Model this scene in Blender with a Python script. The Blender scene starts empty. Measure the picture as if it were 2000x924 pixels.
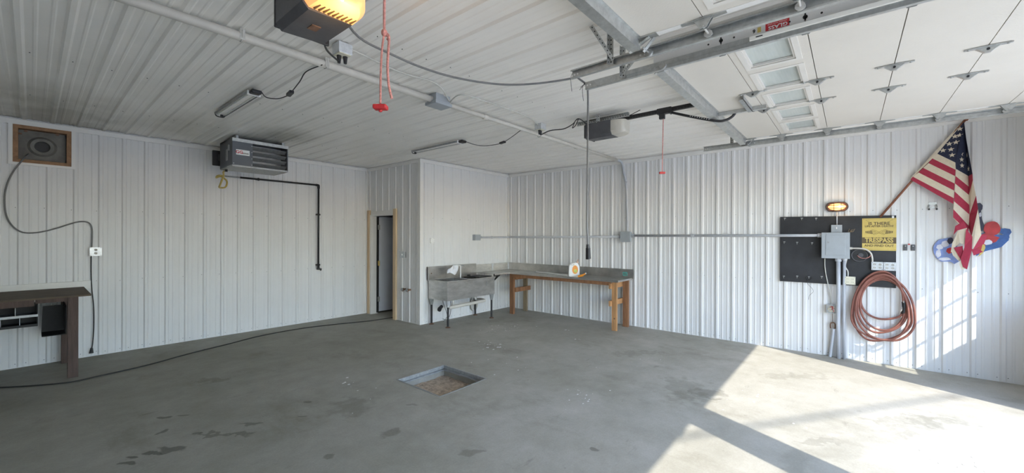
import bpy, bmesh, math, random
from mathutils import Vector, Matrix
random.seed(7)
S = bpy.context.scene
C = S.collection
PI = math.pi

# ------------------------------------------------------------ camera
cam_d = bpy.data.cameras.new('camera'); cam = bpy.data.objects.new('camera', cam_d); C.objects.link(cam)
cam_d.sensor_width = 36; cam_d.lens = 786.82 / 2000 * 36; cam_d.clip_start = .02
_f = Vector((.766152, .642659, -.000658)); _r = Vector((.642657, -.766147, .003131)); _u = Vector((-.001508, .002822, .999995))
cam.matrix_world = Matrix(((_r.x, _u.x, -_f.x, 0), (_r.y, _u.y, -_f.y, 0), (_r.z, _u.z, -_f.z, 1.6225), (0, 0, 0, 1)))
S.camera = cam

# ------------------------------------------------------------ world, sun, exposure
W = bpy.data.worlds.new('world'); S.world = W; W.use_nodes = True
wn = W.node_tree; wn.nodes.clear()
wo = wn.nodes.new('ShaderNodeOutputWorld'); wb = wn.nodes.new('ShaderNodeBackground')
sky = wn.nodes.new('ShaderNodeTexSky'); sky.sky_type = 'NISHITA'; sky.sun_disc = False
sky.sun_elevation = math.radians(40.3); sky.sun_rotation = math.radians(204.2); sky.dust_density = .5; sky.ozone_density = 2.5
wb.inputs['Strength'].default_value = .60
wn.links.new(sky.outputs[0], wb.inputs[0]); wn.links.new(wb.outputs[0], wo.inputs[0])
sl = bpy.data.lights.new('sun', 'SUN'); sun = bpy.data.objects.new('sun', sl); C.objects.link(sun)
sl.energy = 4.3; sl.angle = math.radians(.55); sl.color = (1, .94, .85)
sun.location = (-4, -9, 9)
sun.rotation_euler = Vector((.45, 1, -.93)).to_track_quat('-Z', 'Y').to_euler()
S.view_settings.view_transform = 'Standard'; S.view_settings.look = 'None'; S.view_settings.gamma = 1
S.view_settings.use_curve_mapping = False; S.view_settings.exposure = .92
S.cycles.diffuse_bounces = 8; S.cycles.max_bounces = 16

# ------------------------------------------------------------ materials
def mat(name, col, rough=.6, metal=0, nscale=0, namt=.1, bump=0, bscale=None, stretch=None, emit=None, estr=0, trans=0, alpha=1, spec=.5, world=True):
    m = bpy.data.materials.new(name); m.use_nodes = True; nt = m.node_tree; b = nt.nodes['Principled BSDF']
    b.inputs['Base Color'].default_value = (*col, 1); b.inputs['Roughness'].default_value = rough; b.inputs['Metallic'].default_value = metal
    b.inputs['Specular IOR Level'].default_value = spec
    if trans: b.inputs['Transmission Weight'].default_value = trans
    if emit: b.inputs['Emission Color'].default_value = (*emit, 1); b.inputs['Emission Strength'].default_value = estr
    tc = nt.nodes.new('ShaderNodeTexCoord'); src = tc.outputs['Object']
    if stretch:
        mp = nt.nodes.new('ShaderNodeMapping'); mp.inputs['Scale'].default_value = stretch; nt.links.new(src, mp.inputs[0]); src = mp.outputs[0]
    if nscale:
        n = nt.nodes.new('ShaderNodeTexNoise'); n.inputs['Scale'].default_value = nscale; n.inputs['Detail'].default_value = 6; n.inputs['Roughness'].default_value = .65
        nt.links.new(src, n.inputs['Vector'])
        r = nt.nodes.new('ShaderNodeValToRGB'); r.color_ramp.elements[0].position = .3; r.color_ramp.elements[1].position = .7
        r.color_ramp.elements[0].color = (*[max(0, c * (1 - namt)) for c in col], 1); r.color_ramp.elements[1].color = (*[min(1, c * (1 + namt)) for c in col], 1)
        nt.links.new(n.outputs['Fac'], r.inputs[0]); nt.links.new(r.outputs[0], b.inputs['Base Color'])
        if bump:
            bp = nt.nodes.new('ShaderNodeBump'); bp.inputs['Strength'].default_value = bump; bp.inputs['Distance'].default_value = .01
            if bscale:
                n = nt.nodes.new('ShaderNodeTexNoise'); n.inputs['Scale'].default_value = bscale; n.inputs['Detail'].default_value = 4; nt.links.new(src, n.inputs['Vector'])
            nt.links.new(n.outputs['Fac'], bp.inputs['Height']); nt.links.new(bp.outputs[0], b.inputs['Normal'])
    return m
M = {}
M['wall'] = mat('white_metal_panel', (.72, .72, .72), .5, 0, 1.2, .035, .05, 60)
M['ceil'] = mat('white_ceiling_panel', (.90, .875, .83), .38, 0, 1.5, .04, .05, 40)
M['trim'] = mat('white_trim', (.76, .75, .73), .45, 0, 3, .04)
M['door'] = mat('cream_door_skin', (.64, .605, .545), .6, 0, 2, .03, .15, 90)
M['doorframe'] = mat('cream_window_frame', (.68, .655, .61), .5, 0, 2, .03)
M['galv'] = mat('galvanised_steel', (.50, .51, .50), .38, .75, 25, .18)
M['galvd'] = mat('dull_galvanised_steel', (.36, .37, .37), .5, .6, 30, .2)
M['steel'] = mat('stainless_steel', (.56, .545, .525), .28, .85, 5, .2, .05, 40, (1, 1, 3))
M['steelt'] = mat('stainless_top', (.46, .45, .43), .3, .85, 4, .25)
M['black'] = mat('black_plastic', (.018, .018, .02), .45, 0, 12, .2)
M['blackpipe'] = mat('black_iron_pipe', (.02, .02, .022), .5, .3, 20, .3)
M['dgrey'] = mat('dark_grey_plastic', (.085, .085, .092), .5, 0, 12, .15)
M['heater'] = mat('slate_grey_enamel', (.105, .115, .13), .45, .2, 6, .08)
M['heatin'] = mat('bright_duct_metal', (.45, .44, .42), .3, .9, 9, .3)
M['grey'] = mat('grey_electrical_paint', (.37, .40, .43), .45, .1, 8, .06)
M['pvc'] = mat('grey_plastic_pipe', (.47, .49, .53), .5, 0, 7, .05)
M['wpvc'] = mat('painted_white_pipe', (.60, .57, .52), .5, 0, 7, .08)
M['white'] = mat('white_plastic', (.8, .8, .79), .4, 0, 15, .03)
M['dirtywhite'] = mat('dirty_white', (.5, .49, .46), .8, 0, 14, .25)
M['outlet'] = mat('steel_box_cover', (.62, .64, .66), .4, .45, 30, .15)
M['cream'] = mat('cream_receptacle', (.72, .69, .56), .5, 0, 30, .05)
M['brown'] = mat('dark_brown_wood', (.085, .055, .045), .75, 0, 5, .3, .3, 30, (6, 6, .6))
M['brownt'] = mat('weathered_bench_top', (.10, .075, .052), .8, 0, 5, .35, .3, 30, (.6, 6, 6))
M['darkcav'] = mat('dark_metal_rack', (.02, .02, .021), .6, .3, 8, .2)
M['pine'] = mat('orange_pine', (.47, .25, .11), .65, 0, 4, .28, .3, 25, (5, 5, .7))
M['pinebrown'] = mat('stained_pine', (.26, .125, .06), .7, 0, 4, .35, .3, 25, (5, 5, .7))
M['pineold'] = mat('weathered_pine', (.25, .19, .12), .75, 0, 4, .3, .3, 25, (5, 5, .7))
M['casing'] = mat('pale_pine_casing', (.66, .50, .32), .6, 0, 4, .15, .2, 25, (5, 5, .5))
M['fanwood'] = mat('brown_frame_wood', (.30, .17, .09), .7, 0, 5, .25, .2, 20, (4, 4, 4))
M['fanback'] = mat('dusty_shutter_metal', (.17, .165, .15), .6, .3, 4, .35)
M['doorleaf'] = mat('grey_door_leaf', (.62, .65, .72), .5, 0, 2, .05)
M['brass'] = mat('brass', (.6, .45, .18), .35, .9, 20, .1)
M['peg'] = mat('black_painted_board', (.022, .023, .027), .55, 0, 3, .5)
M['yellow'] = mat('sign_yellow', (.62, .47, .13), .5, 0, 4, .15)
M['signink'] = mat('sign_brown_ink', (.12, .085, .04), .6, 0, 10, .1)
M['hose'] = mat('red_brown_rubber', (.25, .095, .07), .55, 0, 9, .22)
M['ropered'] = mat('red_rope', (.58, .25, .22), .8, 0, 120, .4)
M['red'] = mat('red_plastic', (.5, .03, .035), .4, 0, 30, .1)
M['redsticker'] = mat('red_sticker', (.55, .02, .03), .4, 0, 30, .05)
M['pole'] = mat('varnished_flag_pole', (.23, .09, .05), .45, 0, 8, .2)
M['fwhite'] = mat('flag_cream_cloth', (.66, .58, .46), .85, 0, 30, .06, .2, 300)
M['fred'] = mat('flag_red_cloth', (.37, .03, .065), .85, 0, 30, .1, .2, 300)
M['fnavy'] = mat('flag_navy_cloth', (.02, .025, .055), .85, 0, 30, .2, .2, 300)
M['dblue'] = mat('print_blue', (.035, .10, .30), .5, 0, 12, .35)
M['dlblue'] = mat('print_light_blue', (.20, .27, .55), .5, 0, 14, .25)
M['dwhite'] = mat('print_white', (.62, .62, .70), .5, 0, 16, .15)
M['dred'] = mat('print_red', (.42, .03, .035), .5, 0, 12, .25)
M['dskin'] = mat('print_tan', (.55, .36, .27), .5, 0, 12, .2)
M['ddark'] = mat('print_edge', (.03, .03, .06), .5, 0, 12, .2)
M['cloth'] = mat('white_rag', (.80, .81, .85), .9, 0, 20, .12, .4, 60)
M['orange'] = mat('orange_plastic', (.8, .30, .03), .4, 0, 20, .1)
M['green'] = mat('label_yellow_green', (.50, .55, .10), .5, 0, 30, .2)
M['teal'] = mat('teal_sticker', (.10, .38, .36), .5, 0, 40, .1)
M['cable'] = mat('grey_cable', (.16, .16, .16), .5, 0, 20, .15)
M['cablew'] = mat('white_cable', (.55, .54, .50), .5, 0, 20, .1)
M['blackcable'] = mat('black_cable', (.02, .02, .02), .5, 0, 20, .2)
M['floorcable'] = mat('dusty_black_cable', (.035, .033, .03), .7, 0, 20, .3)
M['yhose'] = mat('yellow_gas_connector', (.55, .42, .12), .45, 0, 20, .2)
M['dirt'] = mat('pit_dirt', (.46, .37, .28), .95, 0, 22, .45, .8, 60)
M['screwm'] = mat('screw_head', (.10, .10, .11), .5, .5, 10, .1)
M['chip'] = mat('paint_chip', (.75, .75, .74), .7, 0, 10, .1)
M['asphalt'] = mat('concrete_drive', (.72, .68, .60), .9, 0, 1.5, .1)
M['grass'] = mat('dry_grass', (.16, .17, .08), .95, 0, 3, .3)
M['backroom'] = mat('unlit_room_wall', (.6, .6, .6), .8, 0, 2, .1)
M['glow'] = mat('glowing_lens', (.9, .55, .25), .4, 0, 5, .1, emit=(1, .40, .12), estr=.5)
M['bulb'] = mat('bulb', (1, .8, .5), .4, emit=(1, .62, .28), estr=9)
M['bulk'] = mat('lit_bulkhead_glass', (.9, .5, .2), .4, emit=(1, .50, .16), estr=1.2)
M['lens'] = mat('frosted_lens', (.66, .62, .54), .3, 0, 10, .08, trans=.25)
M['ledtube'] = mat('clear_led_tube', (.72, .72, .70), .15, 0, 10, .05)
M['stub'] = mat('rusty_metal', (.20, .12, .08), .8, .3, 20, .4)
M['led'] = mat('white_channel', (.82, .80, .74), .4, 0, 20, .03)

def glassmat():
    m = bpy.data.materials.new('window_pane'); m.use_nodes = True; nt = m.node_tree; nt.nodes.clear()
    o = nt.nodes.new('ShaderNodeOutputMaterial'); t = nt.nodes.new('ShaderNodeBsdfTransparent'); g = nt.nodes.new('ShaderNodeBsdfGlossy'); mx = nt.nodes.new('ShaderNodeMixShader')
    t.inputs[0].default_value = (.93, .96, .95, 1); g.inputs['Roughness'].default_value = .03
    lw = nt.nodes.new('ShaderNodeLayerWeight'); lw.inputs[0].default_value = .25
    nt.links.new(lw.outputs['Fresnel'], mx.inputs[0]); nt.links.new(t.outputs[0], mx.inputs[1]); nt.links.new(g.outputs[0], mx.inputs[2]); nt.links.new(mx.outputs[0], o.inputs[0])
    return m
M['pane'] = glassmat()
def panelight():
    m = bpy.data.materials.new('dusty_door_pane'); m.use_nodes = True; nt = m.node_tree; b = nt.nodes['Principled BSDF']
    b.inputs['Base Color'].default_value = (.40, .43, .42, 1); b.inputs['Roughness'].default_value = .12; b.inputs['Alpha'].default_value = .85
    tc = nt.nodes.new('ShaderNodeTexCoord'); mp = nt.nodes.new('ShaderNodeMapping'); mp.inputs['Scale'].default_value = (3, 40, 1)
    n = nt.nodes.new('ShaderNodeTexNoise'); n.inputs['Scale'].default_value = 1.5; n.inputs['Detail'].default_value = 5
    r = nt.nodes.new('ShaderNodeValToRGB'); r.color_ramp.elements[0].color = (.50, .55, .52, 1); r.color_ramp.elements[1].color = (.68, .72, .69, 1)
    nt.links.new(tc.outputs['Object'], mp.inputs[0]); nt.links.new(mp.outputs[0], n.inputs['Vector']); nt.links.new(n.outputs['Fac'], r.inputs[0]); nt.links.new(r.outputs[0], b.inputs['Base Color'])
    return m
M['dpane'] = panelight()

def floormat():
    m = bpy.data.materials.new('worn_concrete'); m.use_nodes = True; nt = m.node_tree; b = nt.nodes['Principled BSDF']
    tc = nt.nodes.new('ShaderNodeTexCoord')
    def noise(sc, det, ro=.6, stretch=None, off=0):
        n = nt.nodes.new('ShaderNodeTexNoise'); n.inputs['Scale'].default_value = sc; n.inputs['Detail'].default_value = det; n.inputs['Roughness'].default_value = ro
        mp = nt.nodes.new('ShaderNodeMapping'); mp.inputs['Scale'].default_value = stretch or (1, 1, 1); mp.inputs['Location'].default_value = (off, off * .7, 0)
        nt.links.new(tc.outputs['Object'], mp.inputs[0]); nt.links.new(mp.outputs[0], n.inputs['Vector']); return n.outputs['Fac']
    def ramp(f, p0, c0, p1, c1):
        r = nt.nodes.new('ShaderNodeValToRGB'); e = r.color_ramp.elements; e[0].position = p0; e[1].position = p1
        e[0].color = (*c0, 1); e[1].color = (*c1, 1); nt.links.new(f, r.inputs[0]); return r.outputs[0]
    def mul(a, bb, fac=1):
        x = nt.nodes.new('ShaderNodeMixRGB'); x.blend_type = 'MULTIPLY'; x.inputs[0].default_value = fac
        nt.links.new(a, x.inputs[1]); nt.links.new(bb, x.inputs[2]); return x.outputs[0]
    base = ramp(noise(.7, 6, .7), .34, (.375, .36, .305), .66, (.485, .465, .415))
    c = mul(base, ramp(noise(3.2, 9, .75), .36, (.84, .84, .82), .64, (1.0, 1.0, 1.0)))
    c = mul(c, ramp(noise(70, 3, .6), .32, (.90, .90, .90), .68, (1, 1, 1)))
    c = mul(c, ramp(noise(1.6, 6, .7, (1, .5, 1), 3), .55, (1, 1, 1), .72, (.76, .75, .71)))
    c = mul(c, ramp(noise(5, 4, .6, (.5, 1.6, 1), 11), .66, (1, 1, 1), .78, (.70, .70, .68)))
    c = mul(c, ramp(noise(14, 3, .5, (1, 1, 1), 23), .70, (1, 1, 1), .80, (.72, .72, .70)))
    # grime gradient: dirtier concrete toward the workbench side, oil drips at known spots
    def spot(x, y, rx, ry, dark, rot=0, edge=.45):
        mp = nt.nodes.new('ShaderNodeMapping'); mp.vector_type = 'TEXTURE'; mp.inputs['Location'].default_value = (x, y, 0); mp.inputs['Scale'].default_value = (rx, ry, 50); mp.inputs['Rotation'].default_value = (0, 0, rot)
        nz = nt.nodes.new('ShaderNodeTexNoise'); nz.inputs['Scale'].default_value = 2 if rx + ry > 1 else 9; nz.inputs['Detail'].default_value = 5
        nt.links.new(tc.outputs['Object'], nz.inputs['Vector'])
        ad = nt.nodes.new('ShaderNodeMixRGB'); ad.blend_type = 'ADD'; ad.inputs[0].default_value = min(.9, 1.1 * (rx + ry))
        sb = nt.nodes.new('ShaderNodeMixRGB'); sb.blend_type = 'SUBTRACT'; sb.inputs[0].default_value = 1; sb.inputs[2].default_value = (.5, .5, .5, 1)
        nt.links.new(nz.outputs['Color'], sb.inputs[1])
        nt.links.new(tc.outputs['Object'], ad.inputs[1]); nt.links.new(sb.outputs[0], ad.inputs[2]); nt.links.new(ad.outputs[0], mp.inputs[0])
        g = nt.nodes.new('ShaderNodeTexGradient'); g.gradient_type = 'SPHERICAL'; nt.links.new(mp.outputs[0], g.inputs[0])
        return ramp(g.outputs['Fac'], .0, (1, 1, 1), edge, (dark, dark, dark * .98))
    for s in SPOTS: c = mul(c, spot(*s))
    nt.links.new(c, b.inputs['Base Color'])
    rr = ramp(noise(2, 5), .3, (.55, .55, .55), .7, (.8, .8, .8)); nt.links.new(rr, b.inputs['Roughness'])
    bp = nt.nodes.new('ShaderNodeBump'); bp.inputs['Strength'].default_value = .25; bp.inputs['Distance'].default_value = .005
    nt.links.new(noise(25, 8, .7), bp.inputs['Height']); nt.links.new(bp.outputs[0], b.inputs['Normal'])
    b.inputs['Specular IOR Level'].default_value = .35
    return m
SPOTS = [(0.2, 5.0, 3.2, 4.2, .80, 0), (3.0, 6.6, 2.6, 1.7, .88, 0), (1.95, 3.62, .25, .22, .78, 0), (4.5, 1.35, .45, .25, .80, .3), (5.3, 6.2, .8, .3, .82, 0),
         (3.75, .2, .9, .14, .86, -.5), (4.9, -.45, .5, .12, .84, -.4)]
for _p, _a, _b, _d in (((0.759, 4.679, 0.000), .07, .03, .5), ((0.881, 4.600, 0.000), .07, .015, .6), ((0.698, 4.344, 0.000), .03, .06, .55), ((0.874, 4.097, 0.000), .05, .02, .6), ((1.018, 3.901, 0.000), .28, .03, .62), ((1.215, 3.946, 0.000), .1, .03, .6), ((0.443, 3.935, 0.000), .07, .025, .45), ((0.474, 4.013, 0.000), .05, .02, .45), ((0.585, 3.967, 0.000), .10, .02, .45), ((0.683, 3.930, 0.000), .12, .05, .5), ((1.725, 4.040, 0.000), .05, .03, .65), ((1.565, 3.748, 0.000), .05, .015, .65), ((1.399, 2.933, 0.000), .05, .04, .65), ((1.905, 2.883, 0.000), .10, .08, .7), ((2.131, 2.157, 0.000), .12, .05, .72), ((2.356, 3.225, 0.000), .06, .03, .72), ((4.511, 1.127, 0.000), .22, .14, .72), ((4.025, 0.183, 0.000), .22, .05, .80), ((5.750, 0.453, 0.000), .5, .10, .86), ((5.033, -0.424, 0.000), .5, .12, .84), ((2.755, 1.489, 0.000), .04, .03, .6), ((1.306, 5.477, 0.000), .2, .07, .78), ((5.395, 2.288, 0.000), .5, .12, .88)):
    SPOTS.append((_p[0], _p[1], _a, _b, _d, -.87, .3))
M['floor'] = floormat()
def soot(m, spots):     # soot and condensation stains on the ceiling sheets
    nt = m.node_tree; b = nt.nodes['Principled BSDF']; cur = b.inputs['Base Color'].links[0].from_socket
    tc = nt.nodes.new('ShaderNodeTexCoord')
    for x, y, rx, ry, d in spots:
        nz = nt.nodes.new('ShaderNodeTexNoise'); nz.inputs['Scale'].default_value = 2.5; nz.inputs['Detail'].default_value = 5; nt.links.new(tc.outputs['Object'], nz.inputs['Vector'])
        mp = nt.nodes.new('ShaderNodeMapping'); mp.vector_type = 'TEXTURE'; mp.inputs['Location'].default_value = (x, y, CZ_); mp.inputs['Scale'].default_value = (rx, ry, 5)
        nt.links.new(tc.outputs['Object'], mp.inputs[0]); g = nt.nodes.new('ShaderNodeTexGradient'); g.gradient_type = 'SPHERICAL'; nt.links.new(mp.outputs[0], g.inputs[0])
        mu = nt.nodes.new('ShaderNodeMath'); mu.operation = 'MULTIPLY'; nt.links.new(g.outputs['Fac'], mu.inputs[0]); nt.links.new(nz.outputs['Fac'], mu.inputs[1])
        r = nt.nodes.new('ShaderNodeValToRGB'); e = r.color_ramp.elements; e[0].position = 0; e[1].position = .4; e[0].color = (1, 1, 1, 1); e[1].color = (d, d * .99, d * .93, 1); nt.links.new(mu.outputs[0], r.inputs[0])
        x_ = nt.nodes.new('ShaderNodeMixRGB'); x_.blend_type = 'MULTIPLY'; x_.inputs[0].default_value = 1; nt.links.new(cur, x_.inputs[1]); nt.links.new(r.outputs[0], x_.inputs[2]); cur = x_.outputs[0]
    nt.links.new(cur, b.inputs['Base Color'])
CZ_ = 3.048
soot(M['ceil'], [(.25, 7.2, .75, 1.7, .55), (-.9, 6.8, 1.2, 2.4, .72), (1.25, 6.7, .5, 1.1, .72), (2.3, 6.2, .5, .7, .6)])

# ------------------------------------------------------------ mesh builder
ORG = {}
class MB:
    def __init__(s): s.bm = bmesh.new(); s.mi = 0
    def face(s, pts, mi=None):
        f = s.bm.faces.new([s.bm.verts.new(p) for p in pts]); f.material_index = s.mi if mi is None else mi; return f
    def box(s, a, b, R=None, at=None, bev=0):
        a, b = Vector(a), Vector(b); c = (a + b) / 2; d = b - a
        r = bmesh.ops.create_cube(s.bm, size=1); vs = r['verts']
        for v in vs: v.co = Vector((v.co.x * d.x, v.co.y * d.y, v.co.z * d.z))
        if bev:
            es = list({e for v in vs for e in v.link_edges}); rb = bmesh.ops.bevel(s.bm, geom=es, offset=bev, segments=2, affect='EDGES', profile=.5); vs = list({v for f in rb['faces'] for v in f.verts} | {v for v in vs if v.is_valid})
        for v in vs: v.co = (R @ v.co if R else v.co) + c
        for f in {f for v in vs for f in v.link_faces}: f.material_index = s.mi
        return s
    def bar(s, p, q, w, h, up=(0, 0, 1)):
        p, q = Vector(p), Vector(q); d = (q - p); L = d.length; d.normalize(); u = Vector(up)
        if abs(d.dot(u)) > .98: u = Vector((1, 0, 0))
        sd = d.cross(u).normalized(); u = sd.cross(d).normalized()
        R = Matrix((sd, d, u)).transposed(); c = (p + q) / 2
        return s.box(c - Vector((w / 2, L / 2, h / 2)), c + Vector((w / 2, L / 2, h / 2)), R)
    def cyl(s, p, q, r0, r1=None, n=16):
        r1 = r0 if r1 is None else r1; p, q = Vector(p), Vector(q); d = q - p
        r = bmesh.ops.create_cone(s.bm, cap_ends=True, segments=n, radius1=r0, radius2=r1, depth=d.length)
        R = Vector((0, 0, 1)).rotation_difference(d.normalized()).to_matrix(); c = (p + q) / 2
        for v in r['verts']: v.co = R @ v.co + c
        for f in {f for v in r['verts'] for f in v.link_faces}: f.material_index = s.mi
        return s
    def ell(s, c, r, R=None, u=16, v=10):
        x = bmesh.ops.create_uvsphere(s.bm, u_segments=u, v_segments=v, radius=1)
        for k in x['verts']:
            k.co = Vector((k.co.x * r[0], k.co.y * r[1], k.co.z * r[2])); k.co = (R @ k.co if R else k.co) + Vector(c)
        for f in {f for v in x['verts'] for f in v.link_faces}: f.material_index = s.mi
        return s
    def tube(s, pts, r, n=8, sub=6, smooth=True):
        P = [Vector(p) for p in pts]
        if smooth and len(P) > 2:
            Q = []
            for i in range(len(P) - 1):
                a = P[max(i - 1, 0)]; b = P[i]; c = P[i + 1]; d = P[min(i + 2, len(P) - 1)]
                for k in range(sub):
                    t = k / sub
                    Q.append(.5 * ((2 * b) + (c - a) * t + (2 * a - 5 * b + 4 * c - d) * t * t + (3 * b - a - 3 * c + d) * t ** 3))
            Q.append(P[-1]); P = Q
        T = [(P[min(i + 1, len(P) - 1)] - P[max(i - 1, 0)]).normalized() for i in range(len(P))]
        nrm = T[0].orthogonal().normalized(); rings = []
        for i, p in enumerate(P):
            if i: nrm = (T[i - 1].rotation_difference(T[i]) @ nrm); nrm = (nrm - T[i] * nrm.dot(T[i])).normalized()
            bn = T[i].cross(nrm)
            rr = r if not callable(r) else r(i / (len(P) - 1))
            rings.append([s.bm.verts.new(p + (nrm * math.cos(2 * PI * k / n) + bn * math.sin(2 * PI * k / n)) * rr) for k in range(n)])
        for a, b in zip(rings, rings[1:]):
            for k in range(n):
                f = s.bm.faces.new((a[k], a[(k + 1) % n], b[(k + 1) % n], b[k])); f.material_index = s.mi; f.smooth = True
        for e in (rings[0][::-1], rings[-1]):
            f = s.bm.faces.new(e); f.material_index = s.mi
        return s
    def prism(s, pts, ext):
        e = Vector(ext); A = [s.bm.verts.new(p) for p in pts]; B = [s.bm.verts.new(Vector(p) + e) for p in pts]
        fs = [s.bm.faces.new(A), s.bm.faces.new(B[::-1])]
        for i in range(len(A)): fs.append(s.bm.faces.new((A[i], B[i], B[(i + 1) % len(A)], A[(i + 1) % len(A)])))
        for f in fs: f.material_index = s.mi
        return s
    def build(s, name, m, parent=None, smooth=False, fix=True):
        o0 = ORG.get(parent.name, Vector((0, 0, 0))) if parent else Vector((0, 0, 0))
        if fix: bmesh.ops.recalc_face_normals(s.bm, faces=s.bm.faces)
        if o0.length: bmesh.ops.translate(s.bm, vec=-o0, verts=s.bm.verts)
        if smooth:
            for f in s.bm.faces: f.smooth = True
        me = bpy.data.meshes.new(name); s.bm.to_mesh(me); s.bm.free()
        if smooth:
            try: me.set_sharp_from_angle(angle=math.radians(40))
            except Exception: pass
        for x in (m if isinstance(m, (list, tuple)) else [m]): me.materials.append(M[x] if isinstance(x, str) else x)
        o = bpy.data.objects.new(name, me); C.objects.link(o)
        if parent: o.parent = parent
        ORG[o.name] = o0
        return o
def tag(o, label, cat, group=None):
    o['label'] = label; o['category'] = cat
    if group: o['group'] = group
    return o
def thing(name, label, cat, loc, group=None):
    o = bpy.data.objects.new(name, None); C.objects.link(o); o.location = loc; o.empty_display_size = .05
    ORG[o.name] = Vector(loc); return tag(o, label, cat, group)
def struct(o): o['kind'] = 'structure'; return o
def stuff(o): o['kind'] = 'stuff'; return o
def copy_tree(o, off, label=None, parent=None):
    c = o.copy(); C.objects.link(c)
    if parent: c.parent = parent
    else: c.location = Vector(o.location) + Vector(off); ORG[c.name] = c.location.copy()
    for k in [x for x in bpy.data.objects if x.parent == o]: copy_tree(k, (0, 0, 0), None, c)
    if label: c['label'] = label
    return c
def text_mesh(txt, size, O, X, Y, m, name, parent, bold=0, sx=1, th=.0012):
    cu = bpy.data.curves.new('t', 'FONT'); cu.body = txt; cu.size = size; cu.align_x = 'CENTER'; cu.align_y = 'CENTER'; cu.offset = bold; cu.extrude = th / 2; cu.resolution_u = 3
    to = bpy.data.objects.new('t', cu); C.objects.link(to); bpy.context.view_layer.update()
    me = bpy.data.meshes.new_from_object(to.evaluated_get(bpy.context.evaluated_depsgraph_get())); bpy.data.objects.remove(to); bpy.data.curves.remove(cu)
    X = Vector(X); Y = Vector(Y); N = X.cross(Y); o0 = ORG.get(parent.name, Vector((0, 0, 0)))
    for v in me.vertices: v.co = Vector(O) + X * v.co.x * sx + Y * v.co.y + N * v.co.z - o0
    me.materials.clear(); me.materials.append(M[m]); me.name = name
    o = bpy.data.objects.new(name, me); C.objects.link(o); o.parent = parent; ORG[o.name] = o0
    return o

# ------------------------------------------------------------ dimensions
DL, DR, DD, DS, CZ = 7.763, 7.014, 4.541, 5.989, 3.048
X0, YF, YO, HZ = -3.2, -1.58, -1.70, 2.56

# ------------------------------------------------------------ ribbed panels
def ribbed(parent, pname, m, org, ud, vd, nd, u0, u1, v0, v1, phase, pitch, holes=(), screws=(), minor=True):
    """profiled sheets: a major rib every pitch, two minor ribs between; each sheet is one object"""
    org, ud, vd, nd = map(Vector, (org, ud, vd, nd))
    k0 = math.floor((u0 - phase) / pitch) - 1; prof = []
    k = k0
    while phase + k * pitch < u1 + pitch:
        c = phase + k * pitch
        prof += [(c - .028, 0), (c - .013, .016), (c + .013, .016), (c + .028, 0)]
        if minor:
            for q in (1 / 3, 2 / 3):
                d = c + pitch * q
                prof += [(d - .014, 0), (d - .006, .0035), (d + .006, .0035), (d + .014, 0)]
        k += 1
    def h(u):
        for (a, x), (b, y) in zip(prof, prof[1:]):
            if a <= u <= b: return x + (y - x) * (u - a) / (b - a) if b > a else x
        return 0
    cuts = [u0]; c = phase + math.ceil((u0 - phase) / pitch) * pitch + .04
    while c < u1:
        if c - cuts[-1] > .05: cuts.append(c)
        c += 4 * pitch
    cuts.append(u1)
    for a, b in zip(cuts, cuts[1:]):
        if b - a < .002: continue
        us = sorted({a, b} | {u for u, _ in prof if a < u < b} | {x for H in holes for x in H[:2] if a < x < b})
        mb = MB(); g = .0008
        for p, q in zip(us, us[1:]):
            if q - p < 1e-5: continue
            mid = (p + q) / 2; spans = [(v0, v1)]
            for H in holes:
                if H[0] < mid < H[1]:
                    ns = []
                    for s0, s1 in spans:
                        if H[2] > s0: ns.append((s0, min(s1, H[2])))
                        if H[3] < s1: ns.append((max(s0, H[3]), s1))
                    spans = [z for z in ns if z[1] - z[0] > 1e-4]
            pp = p + (g if p == a else 0); qq = q - (g if q == b else 0)
            for s0, s1 in spans:
                A = [org + ud * x + vd * y + nd * (h(x) + .002) for x, y in ((pp, s0), (qq, s0), (qq, s1), (pp, s1))]
                mb.face(A)
        bmesh.ops.remove_doubles(mb.bm, verts=mb.bm.verts, dist=1e-5)
        # panel edges turned back for thickness
        mb.build(pname, m, parent)
    if screws:
        mb = MB(); k = k0
        while phase + k * pitch < u1:
            for q in ((.045,), (.19,)):
                u = phase + k * pitch + q[0]
                if u0 + .02 < u < u1 - .02:
                    for v in screws:
                        if q[0] < .1 and v > .5: continue
                        if any(H[0] < u < H[1] and H[2] < v < H[3] for H in holes): continue
                        p = org + ud * u + vd * (v + random.uniform(-.008, .008)) + nd * .002
                        mb.cyl(p, p + nd * .004, .0045, .004, 6)
            k += 1
        stuff(mb.build('screw', 'screwm', parent))

def slab(name, boxes, m, kind=True):
    mb = MB()
    for a, b in boxes: mb.box(a, b)
    o = mb.build(name, m)
    if kind: struct(o)
    return o

# floor with square pit
PX0, PX1, PY0, PY1 = 2.655, 3.325, 3.17, 3.90
mb = MB()
fx = [X0, PX0, PX1, 9.0]; fy = [YO, PY0, PY1, 9.4]
for i in range(3):
    for j in range(3):
        if i == 1 and j == 1: continue
        mb.face([(fx[i], fy[j], 0), (fx[i + 1], fy[j], 0), (fx[i + 1], fy[j + 1], 0), (fx[i], fy[j + 1], 0)])
bmesh.ops.remove_doubles(mb.bm, verts=mb.bm.verts, dist=1e-5)
for (a, b) in (((PX0, PY0), (PX1, PY0)), ((PX1, PY0), (PX1, PY1)), ((PX1, PY1), (PX0, PY1)), ((PX0, PY1), (PX0, PY0))):
    mb.face([(a[0], a[1], 0), (b[0], b[1], 0), (b[0], b[1], -.2), (a[0], a[1], -.2)])
mb.face([(PX0, PY0, -.2), (PX1, PY0, -.2), (PX1, PY1, -.2), (PX0, PY1, -.2)])
struct(mb.build('floor', 'floor', fix=False))
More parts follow.
